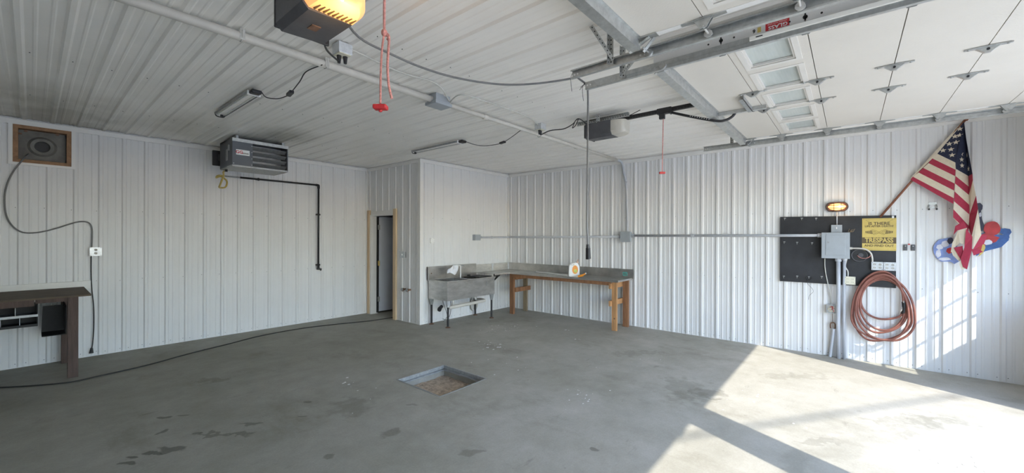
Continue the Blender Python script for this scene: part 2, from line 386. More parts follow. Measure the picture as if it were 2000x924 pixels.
pit = thing('floor_drain_pit', 'square sunken drain pit with steel rim and tan dirt in the concrete floor', 'drain pit', (PX0, PY0, -.19))
r = .018
mb = MB()
mb.box((PX0, PY1 - .035, -.05), (PX1, PY1 - .004, -.038)); mb.box((PX1 - .035, PY0, -.05), (PX1 - .004, PY1, -.038)); mb.box((PX0 + .004, PY0, -.05), (PX0 + .03, PY1, -.038)); mb.box((PX0, PY0 + .004, -.05), (PX1, PY0 + .03, -.038))
mb.build('ledge', 'galvd', pit)
mb = MB()
for a, b in (((PX0 - .012, PY1 - .004, -.05), (PX1 + .012, PY1 + .014, .003)), ((PX1 - .004, PY0 - .012, -.05), (PX1 + .014, PY1, .003)), ((PX0 - .014, PY0 - .012, -.05), (PX0 + .004, PY1, .003)), ((PX0, PY0 - .014, -.05), (PX1, PY0 + .004, .003))): mb.box(a, b)
mb.build('rim', 'galvd', pit)
mb = MB(); n = 14
V = [[Vector((PX0 + (PX1 - PX0) * i / n, PY0 + (PY1 - PY0) * j / n, -.125 + random.uniform(-.006, .008))) for j in range(n + 1)] for i in range(n + 1)]
for i in range(n):
    for j in range(n): mb.face([V[i][j], V[i + 1][j], V[i + 1][j + 1], V[i][j + 1]])
bmesh.ops.remove_doubles(mb.bm, verts=mb.bm.verts, dist=1e-5)
stuff(mb.build('dirt', 'dirt', pit, True))
mb = MB(); c = Vector((2.80, 3.33, -.11)); mb.prism([c + Vector((.05 * math.cos(a) * k, .035 * math.sin(a) * k, 0)) for a, k in [(0, 1), (1, .8), (2, 1.1), (3, .9), (4, 1), (5.2, .8)]], (0, 0, .006))
tag(mb.build('paper_scrap', 'chip'), 'white scrap lying on the dirt inside the floor pit', 'scrap')

# backing walls
Lh = (-.15, .33, 2.505, 2.965)
def wall(name, boxes): return slab(name, boxes, 'wall')
wl = wall('wall_left', [((X0, DL, 0), (Lh[0], DL + .12, CZ)), ((Lh[1], DL, 0), (DD + .12, DL + .12, CZ)), ((Lh[0], DL, 0), (Lh[1], DL + .12, Lh[2])), ((Lh[0], DL, Lh[3]), (Lh[1], DL + .12, CZ))])
DY0, DY1, DZ = 6.80, 7.61, 2.05
wr = wall('wall_recess', [((DD, DS, 0), (DD + .12, DY0, CZ)), ((DD, DY1, 0), (DD + .12, DL, CZ)), ((DD, DY0, DZ), (DD + .12, DY1, CZ))])
wb_ = wall('wall_back', [((DD + .12, DS, 0), (DR, DS + .12, CZ))])
wR = wall('wall_right', [((DR, YO, 0), (DR + .12, DS + .12, CZ))])
OL, OR_, PL, PR_ = -.48, 2.50, 2.87, 5.85
EX0, EX1 = 6.06, 6.97
wF = wall('wall_front', [((X0, YO, 0), (OL, YF, CZ)), ((OL, YO, HZ), (OR_, YF, CZ)), ((OR_, YO, 0), (PL, YF, CZ)), ((PL, YO, HZ), (PR_, YF, CZ)), ((PR_, YO, 0), (EX0, YF, CZ)), ((EX0, YO, 2.05), (EX1, YF, CZ)), ((EX1, YO, 0), (DR, YF, CZ))])
wS = wall('wall_side', [((X0 - .12, YO, 0), (X0, DL + .12, CZ))])
slab('ceiling', [((X0 - .12, YO, CZ), (DR + .12, DS + .12, CZ + .1)), ((X0 - .12, DS + .12, CZ), (DD + .12, DL + .12, CZ + .1))], 'ceil')
ceil = bpy.data.objects['ceiling']
slab('wall_storeroom', [((DD + .12, 9.2, 0), (9, 9.32, 2.6)), ((8.2, DS + .12, 0), (8.32, 9.2, 2.6)), ((DD - .1, DL + .13, 0), (DD + .12, 9.2, 2.6)), ((DD + .12, DS + .12, 2.5), (9, 9.32, 2.62)), ((DR, DS+.12, 0), (8.2, DS+.24, 2.6))], 'backroom')

ribbed(wl, 'wall_panel', 'wall', (0, DL, 0), (1, 0, 0), (0, 0, 1), (0, -1, 0), X0, DD, .012, CZ, -.089, .2294, [Lh], (.05, 1.0, 1.95))
ribbed(wr, 'wall_panel', 'wall', (DD, 0, 0), (0, 1, 0), (0, 0, 1), (-1, 0, 0), DS, DL, .012, CZ, 6.076, .2289, [(DY0 - .05, DY1 + .05, -1, DZ + .04)], (.05, 1.95))
ribbed(wb_, 'wall_panel', 'wall', (0, DS, 0), (1, 0, 0), (0, 0, 1), (0, -1, 0), DD, DR, .012, CZ, 4.640, .2286, (), (.05, 1.0, 1.95))
ribbed(wR, 'wall_panel', 'wall', (DR, 0, 0), (0, 1, 0), (0, 0, 1), (-1, 0, 0), YF, DS, .012, CZ, .488, .2263, (), (.05, 1.0, 1.97))
ribbed(ceil, 'ceiling_panel', 'ceil', (0, 0, CZ), (1, 0, 0), (0, 1, 0), (0, 0, -1), X0, DD, YF, DL, -.063, .228, ())
ribbed(ceil, 'ceiling_panel', 'ceil', (0, 0, CZ), (1, 0, 0), (0, 1, 0), (0, 0, -1), DD, DR, YF, DS, -.063, .228, ())
# screws in the ceiling
mb = MB()
for k in range(-10, 31):
    for yy in (2.6, 4.9, 6.4):
        x = -.063 + .228 * k + .05; y = yy + random.uniform(-.02, .02)
        if x > DR - .05 or x < X0 or (x > DD and y > DS): continue
        mb.cyl((x, y, CZ - .002), (x, y, CZ - .006), .0045, .004, 6)
stuff(mb.build('screw', 'screwm', ceil))

# trims
def trim(name, boxes, m='trim'): return slab(name, boxes, m)
T0, TH = CZ - .022, .085
trim('trim_1', [((X0, DL - .026, CZ - TH), (DD, DL - .002, T0)), ((X0, DL - .05, T0 - .004), (DD, DL - .002, T0))])
trim('trim_2', [((DD - .026, DS, CZ - TH), (DD - .002, DL - .026, T0))])
trim('trim_3', [((DD - .026, DS - .026, CZ - TH), (DR, DS - .002, T0)), ((DD - .03, DS - .05, T0 - .004), (DR, DS - .002, T0))])
trim('trim_4', [((DR - .026, YF, CZ - TH), (DR - .002, DS - .026, T0)), ((DR - .05, YF, T0 - .004), (DR - .002, DS - .026, T0))])
trim('trim_5', [((DD - .024, DS - .028, .01), (DD + .045, DS - .001, CZ - TH)), ((DD - .024, DS - .001, .01), (DD - .0012, DS + .05, CZ - TH))])
trim('trim_6', [((DR - .04, DS - .028, .01), (DR, DS, CZ - TH))])
trim('trim_7', [((DD - .028, DL - .03, DZ + .1), (DD, DL, CZ - TH))])
# opening trims in the front wall
trim('trim_8', [((OL - .09, YF, 0), (OL, YF + .02, HZ + .09)), ((OR_, YF, 0), (OR_ + .09, YF + .02, HZ + .09)), ((OL, YF, HZ), (OR_, YF + .02, HZ + .09))])
trim('trim_9', [((PL - .09, YF, 0), (PL, YF + .02, HZ + .09)), ((PR_, YF, 0), (PR_ + .09, YF + .02, HZ + .09)), ((PL, YF, HZ), (PR_, YF + .02, HZ + .09))])

# recess door: casing + open leaf
dr = MB()
dr.box((DD - .008, DY0 - .012, 0), (DD + .13, DY0 + .012, DZ)); dr.box((DD - .008, DY1 - .03, 0), (DD + .13, DY1, DZ)); dr.box((DD - .03, DY0, DZ - .02), (DD + .13, DY1 - .012, DZ + .075))
d1 = struct(dr.build('door_1', 'trim'))
for a, b in (((DD - .04, DY0 - .10, 0), (DD - .004, DY0 - .005, DZ + .10)), ((DD - .04, DY1 + .03, 0), (DD - .004, DY1 + .115, DZ + .10))):
    mb = MB(); mb.box(a, b, bev=.004); mb.build('casing', 'casing', d1)
mb = MB(); mb.box((DD - .03, DY1 - .02, 0), (DD - .002, DY1 + .032, DZ)); mb.build('jamb', 'trim', d1)
mb = MB(); mb.box((DD + .13, DY1 - .055, .04), (DD + .93, DY1 - .015, DZ - .03), bev=.003); leaf = mb.build('door_leaf', 'doorleaf', d1)
mb = MB(); mb.box((DD + .09, DY1 - .06, .02), (DD + .128, DY1 - .028, DZ - .03)); mb.build('seal', 'black', d1)
for z in (.30, 1.05, 1.80):
    mb = MB(); mb.box((DD + .10, DY1 - .064, z - .05), (DD + .15, DY1 - .058, z + .05)); mb.cyl((DD + .128, DY1 - .068, z - .055), (DD + .128, DY1 - .068, z + .055), .009, n=8); mb.build('hinge', 'brass' if z == 1.05 else 'galvd', d1)

# walk door with nine-light window in the front wall
mb = MB(); gx0, gx1, gz0, gz1 = 6.26, 6.78, .93, 1.80; yb0, yb1 = -1.665, -1.62
for a, b in (((EX0, yb0, .01), (gx0, yb1, 2.04)), ((gx1, yb0, .01), (EX1, yb1, 2.04)), ((gx0, yb0, .01), (gx1, yb1, gz0)), ((gx0, yb0, gz1), (gx1, yb1, 2.04))): mb.box(a, b)
d2 = struct(mb.build('door_2', 'white'))
for k in (1, 2):
    mb = MB(); x = gx0 + (gx1 - gx0) * k / 3; mb.box((x - .011, -1.65, gz0), (x + .011, -1.635, gz1)); mb.build('muntin', 'white', d2)
    mb = MB(); z = gz0 + (gz1 - gz0) * k / 3; mb.box((gx0, -1.65, z - .013), (gx1, -1.635, z + .013)); mb.build('muntin', 'white', d2)
mb = MB(); mb.face([(gx0, -1.643, gz0), (gx1, -1.643, gz0), (gx1, -1.643, gz1), (gx0, -1.643, gz1)]); mb.build('pane', 'pane', d2)
mb = MB(); mb.cyl((EX0 + .07, -1.62, .98), (EX0 + .07, -1.56, .98), .012); mb.ell((EX0 + .07, -1.55, .98), (.027, .02, .027)); mb.build('door_handle', 'brass', d2)

# outside ground
slab('ground', [((-30, -40, -.12), (40, YO, -.02))], 'asphalt')

print('structure ok')

# ------------------------------------------------------------ overhead doors
def plate(mb, c, nx, ny, nz=0): pass
def tri_hinge(name, x, y, z, parent, L=.105, label=None):
    """long thin leaves along y with a dropped triangular knuckle"""
    mb = MB()
    mb.prism([(x - .012, y - L, z), (x - .024, y, z), (x - .012, y + L, z), (x + .012, y + L, z), (x + .024, y, z), (x + .012, y - L, z)], (0, 0, -.004))
    mb.prism([(x - .004, y - .055, z - .003), (x - .004, y - .014, z - .036), (x - .004, y + .014, z - .036), (x - .004, y + .055, z - .003)], (.028, 0, 0))
    for dy in (-L + .02, L - .02): mb.cyl((x, y + dy, z - .003), (x, y + dy, z - .009), .007, n=6)
    h = mb.build(name, 'galv', parent)
    m2 = MB(); m2.cyl((x - .010, y, z - .018), (x + .030, y, z - .018), .008, n=10); m2.build('hinge_pin', 'black', h)
    return h
def roller(x, y, z, side, parent, ext=0):
    mb = MB()
    mb.prism([(x - .012, y - .12, z), (x - .026, y, z), (x - .012, y + .12, z), (x + .012, y + .12, z), (x + .026, y, z), (x + .012, y - .12, z)], (0, 0, -.004))
    mb.prism([(x - .012, y - .05, z - .003), (x - .012, y - .018, z - .055), (x - .012, y + .018, z - .055), (x - .012, y + .05, z - .003)], (.004, 0, 0))
    mb.prism([(x + .012, y - .05, z - .003), (x + .012, y - .018, z - .055), (x + .012, y + .018, z - .055), (x + .012, y + .05, z - .003)], (.004, 0, 0))
    h = mb.build('roller_bracket', 'galv', parent)
    m2 = MB(); m2.cyl((x - .02 * side, y, z - .045), (x + side * (.065 + ext), y, z - .045), .006, n=8); m2.cyl((x + side * (.062 + ext), y, z - .045), (x + side * (.082 + ext), y, z - .045), .023, n=16); m2.build('roller', 'dirtywhite', h)
    return h
SEAM = [1.08, .64, .20, -.24, -.68, -1.12, -1.50]
DZB, DZT = 2.862, 2.912
def overhead_door(x0, x1, label, near):
    t = thing('overhead_door', label, 'garage door', (x0, -1.5, DZB))
    W1 = [.12 + .572 * k for k in range(5)]
    for s in range(6):
        ya, yb = SEAM[s + 1] + .0025, SEAM[s] - .0025
        if s == 1:
            mb = MB(); xs = [x0]
            wy0, wy1 = .288, .56
            for w in W1:
                mb.box((xs[-1], wy0, DZB), (x0 + w, wy1, DZT)); xs.append(x0 + w + .42)
            mb.box((xs[-1], wy0, DZB), (x1, wy1, DZT)); mb.box((x0, ya, DZB), (x1, wy0, DZT)); mb.box((x0, wy1, DZB), (x1, yb, DZT))
            sec = mb.build('door_section', 'door', t)
            for w in W1:
                a, b = x0 + w, x0 + w + .42; m2 = MB(); f = .034
                for (p, q) in (((a - f, wy0 - f), (b + f, wy0)), ((a - f, wy1), (b + f, wy1 + f)), ((a - f, wy0), (a, wy1)), ((b, wy0), (b + f, wy1))):
                    m2.box((p[0], p[1], DZB - .004), (q[0], q[1], DZB + .001))
                g = .014
                for (p, q) in (((a, wy0), (b, wy0 + g)), ((a, wy1 - g), (b, wy1)), ((a, wy0 + g), (a + g, wy1 - g)), ((b - g, wy0 + g), (b, wy1 - g))):
                    m2.box((p[0], p[1], DZB + .004), (q[0], q[1], DZB + .02))
                wf = m2.build('window_frame', 'doorframe', sec)
                pass
                m2 = MB(); m2.box((a, wy0, DZB + .022), (b, wy1, DZB + .026)); m2.build('pane', 'dpane', sec)
        else:
            mb = MB(); mb.box((x0, ya, DZB), (x1, yb, DZT)); sec = mb.build('door_section', 'door', t)
        for xe in (x0, x1):     # metal end stile of every section
            mb = MB(); d = -.002 if xe == x0 else .002
            mb.box((min(xe, xe + d * 1.5), ya, DZB - .002), (max(xe, xe + d * 1.5), yb, DZT + .002)); mb.box((xe if xe == x0 else xe - .045, ya, DZB - .0025), (xe + .045 if xe == x0 else xe, yb, DZB)); mb.build('end_stile', 'trim', t)
    for y in SEAM[1:6]:
        for x in (x0 + 1.11, x0 + 1.69): tri_hinge('hinge', x, y, DZB - .003, t)
        roller(x0 + .03, y, DZB - .003, -1, t); roller(x1 - .03, y, DZB - .003, 1, t, .035 if near else 0)
    # reinforcing strut along the leading section
    mb = MB(); y = 1.045
    mb.box((x0 + .02, y - .032, DZB - .062), (x1 - .02, y - .028, DZB - .001)); mb.box((x0 + .02, y + .028, DZB - .062), (x1 - .02, y + .032, DZB - .001)); mb.box((x0 + .02, y - .032, DZB - .066), (x1 - .02, y + .032, DZB - .062))
    mb.box((x0 + .02, y - .048, DZB - .004), (x1 - .02, y - .03, DZB - .001)); mb.box((x0 + .02, y + .03, DZB - .004), (x1 - .02, y + .036, DZB - .001))
    mb.build('strut', 'galv', t)
    for xe, sgn in ((x0, -1), (x1, 1)):  # top roller fixtures
        mb = MB(); xx = xe - sgn * .03
        mb.box((xx - .025, .90, DZB - .008), (xx + .025, 1.02, DZB - .002)); mb.bar((xx, .95, DZB - .01), (xx, 1.08, DZB - .07), .03, .005); mb.bar((xx + sgn * .03, .93, DZB - .006), (xx + sgn * .03, 1.00, DZB - .075), .03, .005); mb.cyl((xx, .99, DZB - .062), (xx + sgn * .1, .99, DZB - .062), .006, n=8); mb.cyl((xx + sgn * .085, .99, DZB - .062), (xx + sgn * .105, .99, DZB - .062), .023)
        mb.build('top_fixture', 'galv', t)
    # operator bracket: bar along y and angle across
    xc = x0 + 1.56
    mb = MB(); mb.box((xc - .02, .60, DZB - .035), (xc + .02, 1.06, DZB - .031)); mb.box((xc - .022, .60, DZB - .035), (xc - .018, 1.06, DZB - .004)); mb.build('arm_bracket', 'galv', t)
    mb = MB(); mb.box((xc - .42, .715, DZB - .040), (xc + .02, .755, DZB - .036)); mb.box((xc - .42, .715, DZB - .040), (xc + .02, .719, DZB - .004))
    mb.build('perforated_angle', 'galvd', t)
    return t
dR = overhead_door(2.855, 5.84, 'open cream sectional garage door with windows, next to the right wall', False)
dL = overhead_door(-.50, 2.475, 'open cream sectional garage door running off the top edge, nearer the camera', True)
# sticker on the end stile of the window section
mb = MB(); mb.box((2.8505, .275, 2.866), (2.8515, .395, 2.909)); st = mb.build('warning_sticker', 'redsticker', dR); st['label'] = 'red sticker reading GLASS upside down'
text_mesh('GLASS', .030, (2.850, .332, 2.881), (0, 1, 0), (0, 0, -1), 'white', 'sticker_text', dR, .0006, 1.15, .0006)
text_mesh('HANDLE WITH CARE', .0085, (2.850, .335, 2.901), (0, 1, 0), (0, 0, -1), 'white', 'sticker_text', dR, 0, 1.2, .0006)
mb = MB(); mb.box((2.8503, .418, 2.872), (2.8513, .437, 2.903)); s2 = mb.build('size_label', 'yellow', dR); s2['label'] = 'small yellow label'
text_mesh('6', .03, (2.850, .455, 2.887), (0, 1, 0), (0, 0, -1), 'black', 'size_number', dR, .001, 1, .0006)
mb = MB()
for y in (.64, .20):
    mb.cyl((2.8497, y, 2.887), (2.853, y, 2.887), .012, n=12); mb.box((2.8497, y - .004, 2.868), (2.853, y + .004, 2.908)); 
    for dy in (-.075, .075): mb.cyl((2.8497, y + dy, 2.884), (2.853, y + dy, 2.884), .006, n=8)
mb.build('hole', 'black', dR)

# tracks
def track(x, side, y1, label, angle=True, zc=2.816, hh=.03):
    t = thing('door_track', label, 'door track', (x, YF + .02, 2.80))
    mb = MB()
    # C channel open toward its door (side = direction of the door)
    mb.box((x - side * .0015, YF + .12, zc - hh), (x + side * .0015, y1, zc + hh)); 
    for z in (zc - hh, zc + hh):
        mb.box((min(x, x + side * .026), YF + .12, z - .0015), (max(x, x + side * .026), y1, z + .0015))
        mb.box((min(x + side * .024, x + side * .027), YF + .12, z - .008 if z > zc else z), (max(x + side * .024, x + side * .027), y1, z if z > zc else z + .008))
    mb.build('channel', 'galv', t)
    mb = MB(); angle and mb.box((min(x - side * .004, x - side * .034), YF + .02, zc + .026), (max(x - side * .004, x - side * .034), y1 - .3, zc + .030)); mb.box((x - side * .006, YF + .02, zc - .005), (x - side * .003, y1 - .3, zc + hh)); mb.build('stiffener_angle', 'galv', t)
    # curved lower end and vertical part beside the opening
    mb = MB(); P = []
    for k in range(9):
        a = PI / 2 * k / 8; P.append((YF + .30 - .24 * math.sin(a) , zc - .24 + .24 * math.cos(a)))
    P = [(YF + .3, zc)] + P + [(YF + .06, .05)]
    for (a, b), (c, d) in zip(P, P[1:]):
        if abs(a - c) + abs(b - d) > .001: mb.bar((x, a, b), (x, c, d), .027, .05, (1, 0, 0)) if False else mb.bar((x, a, b), (x, c, d), .004, .055, (0, 1, 1))
    mb.build('curved_track', 'galv', t)
    # end bolt and splice holes
    mb = MB()
    for y in (y1 - .02, y1 - .045, y1 - .52, y1 - .55, y1 - .60): mb = MB(); mb.cyl((x - side * .003, y, zc), (x + side * .003, y, zc), .007, n=8); mb.build('bolt', 'white', t)
    return t
tC1 = track(2.575, -1, 1.58, 'galvanised track on the left of the centre pair, ending above the dangling cord')
tC2 = track(2.80, 1, 1.60, 'galvanised track on the right of the centre pair, with white channel strip', False, 2.808, .027)
tR = track(5.895, -1, 1.53, 'galvanised door track close to the right wall')
track(-.56, 1, 1.58, 'galvanised track at the far left of the nearer door')
mb = MB(); mb.box((2.783, -1.2, 2.806), (2.796, .47, 2.832), bev=.003); ls = mb.build('white_channel_strip', 'led', tC2); ls['label'] = 'slim white strip clipped under the track'
mb = MB(); mb.box((2.7815, .40, 2.816), (2.783, .435, 2.822)); mb.build('clip_mark', 'black', tC2)
# hangers (perforated angle straps)
def perf(name, p, q, parent, w=.032, up=(0, 0, 1), m='galv', lab=None):
    p, q = Vector(p), Vector(q); d = (q - p).normalized(); side = d.cross(Vector(up))
    if side.length < .1: side = d.cross(Vector((0, 1, 0)))
    side.normalize(); nn = d.cross(side).normalized()
    mb = MB(); L = (q - p).length
    def lbox(a, b, c0, c1, e0, e1):
        P = [p + d * i + side * j + nn * k for i, j, k in ((a, c0, e0), (b, c0, e0), (b, c1, e0), (a, c1, e0))]
        mb.prism(P, nn * (e1 - e0))
    lbox(0, L, 0, .002, 0, w); lbox(0, L, 0, w, 0, .002)
    o = mb.build(name, m, parent)
    h = MB(); s = .03; t = s / 2
    while t < L - .01:
        a = p + d * t + side * (w * .5) ; h.cyl(a - nn * .0008, a + nn * .003, .0055, n=6)
        a = p + d * t + nn * (w * .5); h.cyl(a - side * .0008, a + side * .003, .0055, n=6); t += s
    stuff(h.build('hole', 'black', o)); return o
perf('hanger', (2.545, 1.27, 2.80), (2.545, 1.27, 3.02), tC1); perf('hanger_brace', (2.56, 1.235, 2.84), (2.385, 1.31, 3.025), tC1)
perf('hanger', (2.79, 1.293, 2.79), (2.79, 1.293, 3.02), tC2); perf('hanger_brace', (2.60, 1.12, 2.83), (2.75, 1.27, 2.82), tC2)
perf('hanger', (5.89, 1.20, 2.84), (5.89, 1.20, 3.02), tR); perf('hanger_brace', (5.90, 1.12, 2.84), (6.25, 1.2, 3.025), tR)
perf('hanger', (-.56, 1.2, 2.84), (-.56, 1.2, 3.02), bpy.data.objects['door_track.003'])
# ------------------------------------------------------------ openers
def opener(x, y, lit, label, zb, zt, rail_end, ang, w=.115):
    t = thing('door_opener', label, 'door opener', (x, y, zt))
    L = .17
    mb = MB()
    prof = [(-w, zt), (w, zt), (w, zb + .05), (w - .03, zb + .012), (-w + .03, zb), (-w, zb + .03)]
    mb.prism([(x + a, y + L, b) for a, b in prof], (0, -L * 1.9, 0)); mb.build('housing', 'dgrey', t)
    mb = MB(); mb.box((x - w - .004, y + L - .004, zb + .012), (x + w + .004, y + L + .012, zt - .01), bev=.005); mb.build('end_cover', 'black', t)
    yl = y - L * .9
    mb = MB(); n = 10
    for k in range(n):
        a0, a1 = PI / 2 * k / n, PI / 2 * (k + 1) / n
        def ring(a):
            yy = yl - .15 * math.sin(a) * 1.0; s = .45 + .55 * math.cos(a)
            return [(x - (w + .004) * s, yy, zt - .01), (x - (w + .004) * s, yy, zb + .05 + (1 - s) * .04), (x - (w - .03) * s, yy, zb + .012 + (1 - s) * .06), (x + (w - .03) * s, yy, zb + .012 + (1 - s) * .06), (x + (w + .004) * s, yy, zb + .05 + (1 - s) * .04), (x + (w + .004) * s, yy, zt - .01)]
        A, B = ring(a0), ring(a1)
        for i in range(6): mb.face([A[i], A[(i + 1) % 6], B[(i + 1) % 6], B[i]])
        if k == n - 1: mb.face(B)
    bmesh.ops.remove_doubles(mb.bm, verts=mb.bm.verts, dist=1e-5)
    ln = mb.build('lens', 'glow' if lit else 'lens', t, True)
    ln['label'] = 'glowing orange light cover with slots' if lit else 'unlit frosted light cover'
    if lit:
        mb = MB()
        for k in range(9):
            xx = x - .09 + k * .0225
            mb.bar((xx, yl - .012, zb + .0085), (xx + .014, yl - .062, zb + .020), .008, .008)
        stuff(mb.build('slot', 'signink', t))
    mb = MB(); mb.box((x - .035, y - .02, zb + .001), (x + .01, y + .04, zb + .008)); mb.build('rating_label', 'dgrey' if not lit else 'stub', t)
    mb = MB(); zr = zt + .015; mb.box((x - .018, rail_end, zr - .02), (x + .018, y - .02, zr + .018)); rail = mb.build('rail', 'blackpipe', t)
    mb = MB()
    for k in range(int((y - rail_end) / .03)): mb.box((x - .020, rail_end + k * .03, zr - .0205), (x - .0175, rail_end + k * .03 + .012, zr - .004))
    stuff(mb.build('chain', 'black', t))
    ty = ang
    mb = MB(); mb.box((x - .03, ty - .075, zr - .035), (x + .03, ty + .075, zr + .024), bev=.005); mb.box((x - .02, ty + .0, zr - .085), (x + .02, ty + .055, zr - .03), bev=.004); mb.cyl((x - .035, ty - .055, zr - .03), (x + .035, ty - .055, zr - .03), .014); mb.build('trolley', 'black', t)
    mb = MB(); zz = 2.825; xa = x
    mb.tube([(x, ty - .06, zr - .03), (x + .05, ty - .25, zr - .10), (x + .11, ty - .47, 2.775), (x + .135, ty - .55, 2.775), (x + .15, ty - .60, 2.80), (x + .165, ty - .625, 2.835)], .013, 8, 6); mb.build('arm', 'black', t)
    h = MB()
    for k in range(9): f = .45 + k * .05; p = Vector((x, ty - .06, zr - .03)).lerp(Vector((x + .11, ty - .47, 2.775)), f); h.cyl(p + Vector((-.015, 0, -.002)), p + Vector((.016, 0, -.002)), .0045, n=8)
    stuff(h.build('hole', 'white', t))
    # mounting angle across the ceiling above the motor
    return t
o2 = opener(4.26, 2.20, False, 'grey garage door opener motor beside the hanging black cord, lamp unlit', 2.755, 2.93, -1.5, 1.49)
perf('mounting_angle', (4.22, 1.86, 2.985), (4.22, 2.52, 2.985), o2, .04, (1, 0, 0)); perf('mounting_strap', (4.36, 2.22, 2.92), (4.36, 2.22, 3.02), o2); perf('mounting_strap', (4.16, 2.22, 2.92), (4.16, 2.22, 3.02), o2)
o1 = opener(.955, 2.13, True, 'dark garage door opener with glowing orange lamp at the top edge', 2.70, 2.90, -1.5, 1.47, .14)
perf('mounting_strap', (1.05, 2.15, 2.89), (1.05, 2.15, 3.02), o1); perf('mounting_strap', (.85, 2.15, 2.89), (.85, 2.15, 3.02), o1)
lb = bpy.data.lights.new('opener_bulb', 'POINT'); lb.energy = 1.2; lb.color = (1, .6, .25); lb.shadow_soft_size = .03; lo = bpy.data.objects.new('opener_bulb', lb); C.objects.link(lo); lo.location = Vector((.98, 1.84, 2.64)) - ORG[o1.name]; lo.parent = o1
mb = MB(); mb.ell((.94, 1.843, 2.742), (.016, .012, .012)); mb.build('bulb', 'bulb', o1)

# release ropes
rp = thing('release_rope', 'looped red release rope with red pull handle hanging near the top of the ceiling', 'pull rope', (.95, 1.50, 2.15))
mb = MB(); mb.tube([(.95, 1.49, 2.84), (.95, 1.50, 2.6), (.95, 1.50, 2.475)], .0055); mb.tube([(.95, 1.50, 2.475), (.944, 1.508, 2.40), (.943, 1.515, 2.30), (.944, 1.518, 2.18)], .0045); mb.tube([(.95, 1.50, 2.475), (.962, 1.485, 2.46), (.958, 1.482, 2.40), (.95, 1.475, 2.33), (.951, 1.468, 2.25), (.955, 1.452, 2.19)], .0055); mb.ell((.95, 1.50, 2.475), (.013, .013, .016)); mb.tube([(.955, 1.495, 2.47), (.963, 1.487, 2.455), (.958, 1.49, 2.445)], .006)
mb.build('rope', 'ropered', rp)
mb = MB(); mb.box((.925, 1.49, 2.155), (.965, 1.548, 2.175), Matrix.Rotation(.7, 3, 'Z'), bev=.006); mb.ell((.945, 1.519, 2.15), (.008, .008, .006)); mb.build('pull_handle', 'red', rp)
rp2 = thing('release_rope', 'thin red release cord with handle hanging in front of the right wall', 'pull rope', (4.26, 1.51, 2.29))
mb = MB(); mb.tube([(4.26, 1.505, 2.87), (4.26, 1.51, 2.6), (4.26, 1.515, 2.30)], .0045, 6); mb.build('rope', 'ropered', rp2)
mb = MB(); mb.box((4.245, 1.485, 2.283), (4.275, 1.545, 2.305), Matrix.Rotation(.7, 3, 'Z'), bev=.005); mb.build('pull_handle', 'red', rp2)

# drop cord over the track ends
dc = thing('drop_cord', 'grey power cord slung over the track ends, its black plug hanging free', 'power cord', (2.85, 1.6, 1.45))
mb = MB(); mb.tube([(1.00, 2.02, 2.80), (1.294, 2.327, 2.850), (1.504, 2.318, 2.820), (1.776, 2.294, 2.800), (2.028, 2.197, 2.780), (2.302, 2.038, 2.780), (2.502, 1.846, 2.800), (2.660, 1.637, 2.835), (2.68, 1.625, 2.856), (2.77, 1.625, 2.853), (2.825, 1.615, 2.835), (2.838, 1.60, 2.78), (2.842, 1.6, 2.5), (2.838, 1.60, 2.0), (2.833, 1.60, 1.72), (2.845, 1.6, 1.62), (2.848, 1.6, 1.55)], .0075, 8, 5); mb.build('cord', 'cable', dc)
mb = MB(); mb.cyl((2.848, 1.6, 1.56), (2.852, 1.6, 1.525), .012, .016, 12); mb.prism([(2.836, 1.588, 1.53), (2.868, 1.588, 1.53), (2.878, 1.588, 1.445), (2.836, 1.588, 1.44)], (0, .024, 0)); mb.build('connector', 'black', dc)
for a in ((2.60, 1.59, 2.85), (2.815, 1.615, 2.84)): mb = MB(); mb.tube([Vector(a) + Vector((.01, 0, .01)), Vector(a), Vector(a) + Vector((.0, .02, -.04)), Vector(a) + Vector((0, .01, -.14))], .0018, 5); mb.build('cable_tie', 'black', dc)
mb = MB(); mb.tube([(2.82, 1.61, 2.84), (2.78, 1.64, 2.78)], .0018, 5); mb.tube([(2.82, 1.61, 2.84), (2.76, 1.62, 2.79)], .0018, 5); mb.build('cable_tie', 'black', dc)

# ------------------------------------------------------------ ceiling conduit
cp = thing('ceiling_conduit', 'long off-white pipe across the ceiling bending down the right wall', 'conduit', (4.2, 3.2, 2.98))
mb = MB(); mb.tube([(-.6, 3.20, 2.985), (2.58, 3.20, 2.985)], .031, 14, smooth=False); mb.tube([(2.72, 3.20, 2.985), (6.70, 3.18, 2.985)], .024, 14, smooth=False); mb.build('pipe', 'wpvc', cp)
mb = MB(); mb.tube([(6.68, 3.18, 2.985), (6.85, 3.18, 2.98), (6.94, 3.18, 2.90), (6.962, 3.17, 2.78), (6.966, 3.13, 2.62)], .022, 12); mb.tube([(6.966, 3.13, 2.62), (6.966, 3.105, 2.0), (6.966, 3.105, 1.70)], .018, 12); mb.build('drop_pipe', 'pvc', cp)
for x in (.92, 1.5, 4.38):
    mb = MB(); mb.tube([(x, 3.235, 3.03), (x, 3.225, 2.965), (x, 3.195, 2.955), (x, 3.17, 2.97), (x, 3.168, 3.02)], .004, 6); mb.box((x - .015, 3.168, 2.955), (x + .015, 3.172, 3.03)); mb.build('strap', 'dirtywhite', cp)
for x in (2.0, 3.3, 5.3):
    mb = MB(); mb.cyl((x, 3.20, 2.985), (x + .06, 3.20, 2.985), .031, n=14); mb.build('coupling', 'wpvc', cp)
jb = tag(MB().box((2.56, 3.13, 2.965), (2.74, 3.27, 3.04)).box((2.545, 3.115, 2.935), (2.755, 3.285, 2.967), bev=.003).build('junction_box', 'grey'), 'grey junction box in the middle of the ceiling pipe', 'junction box')
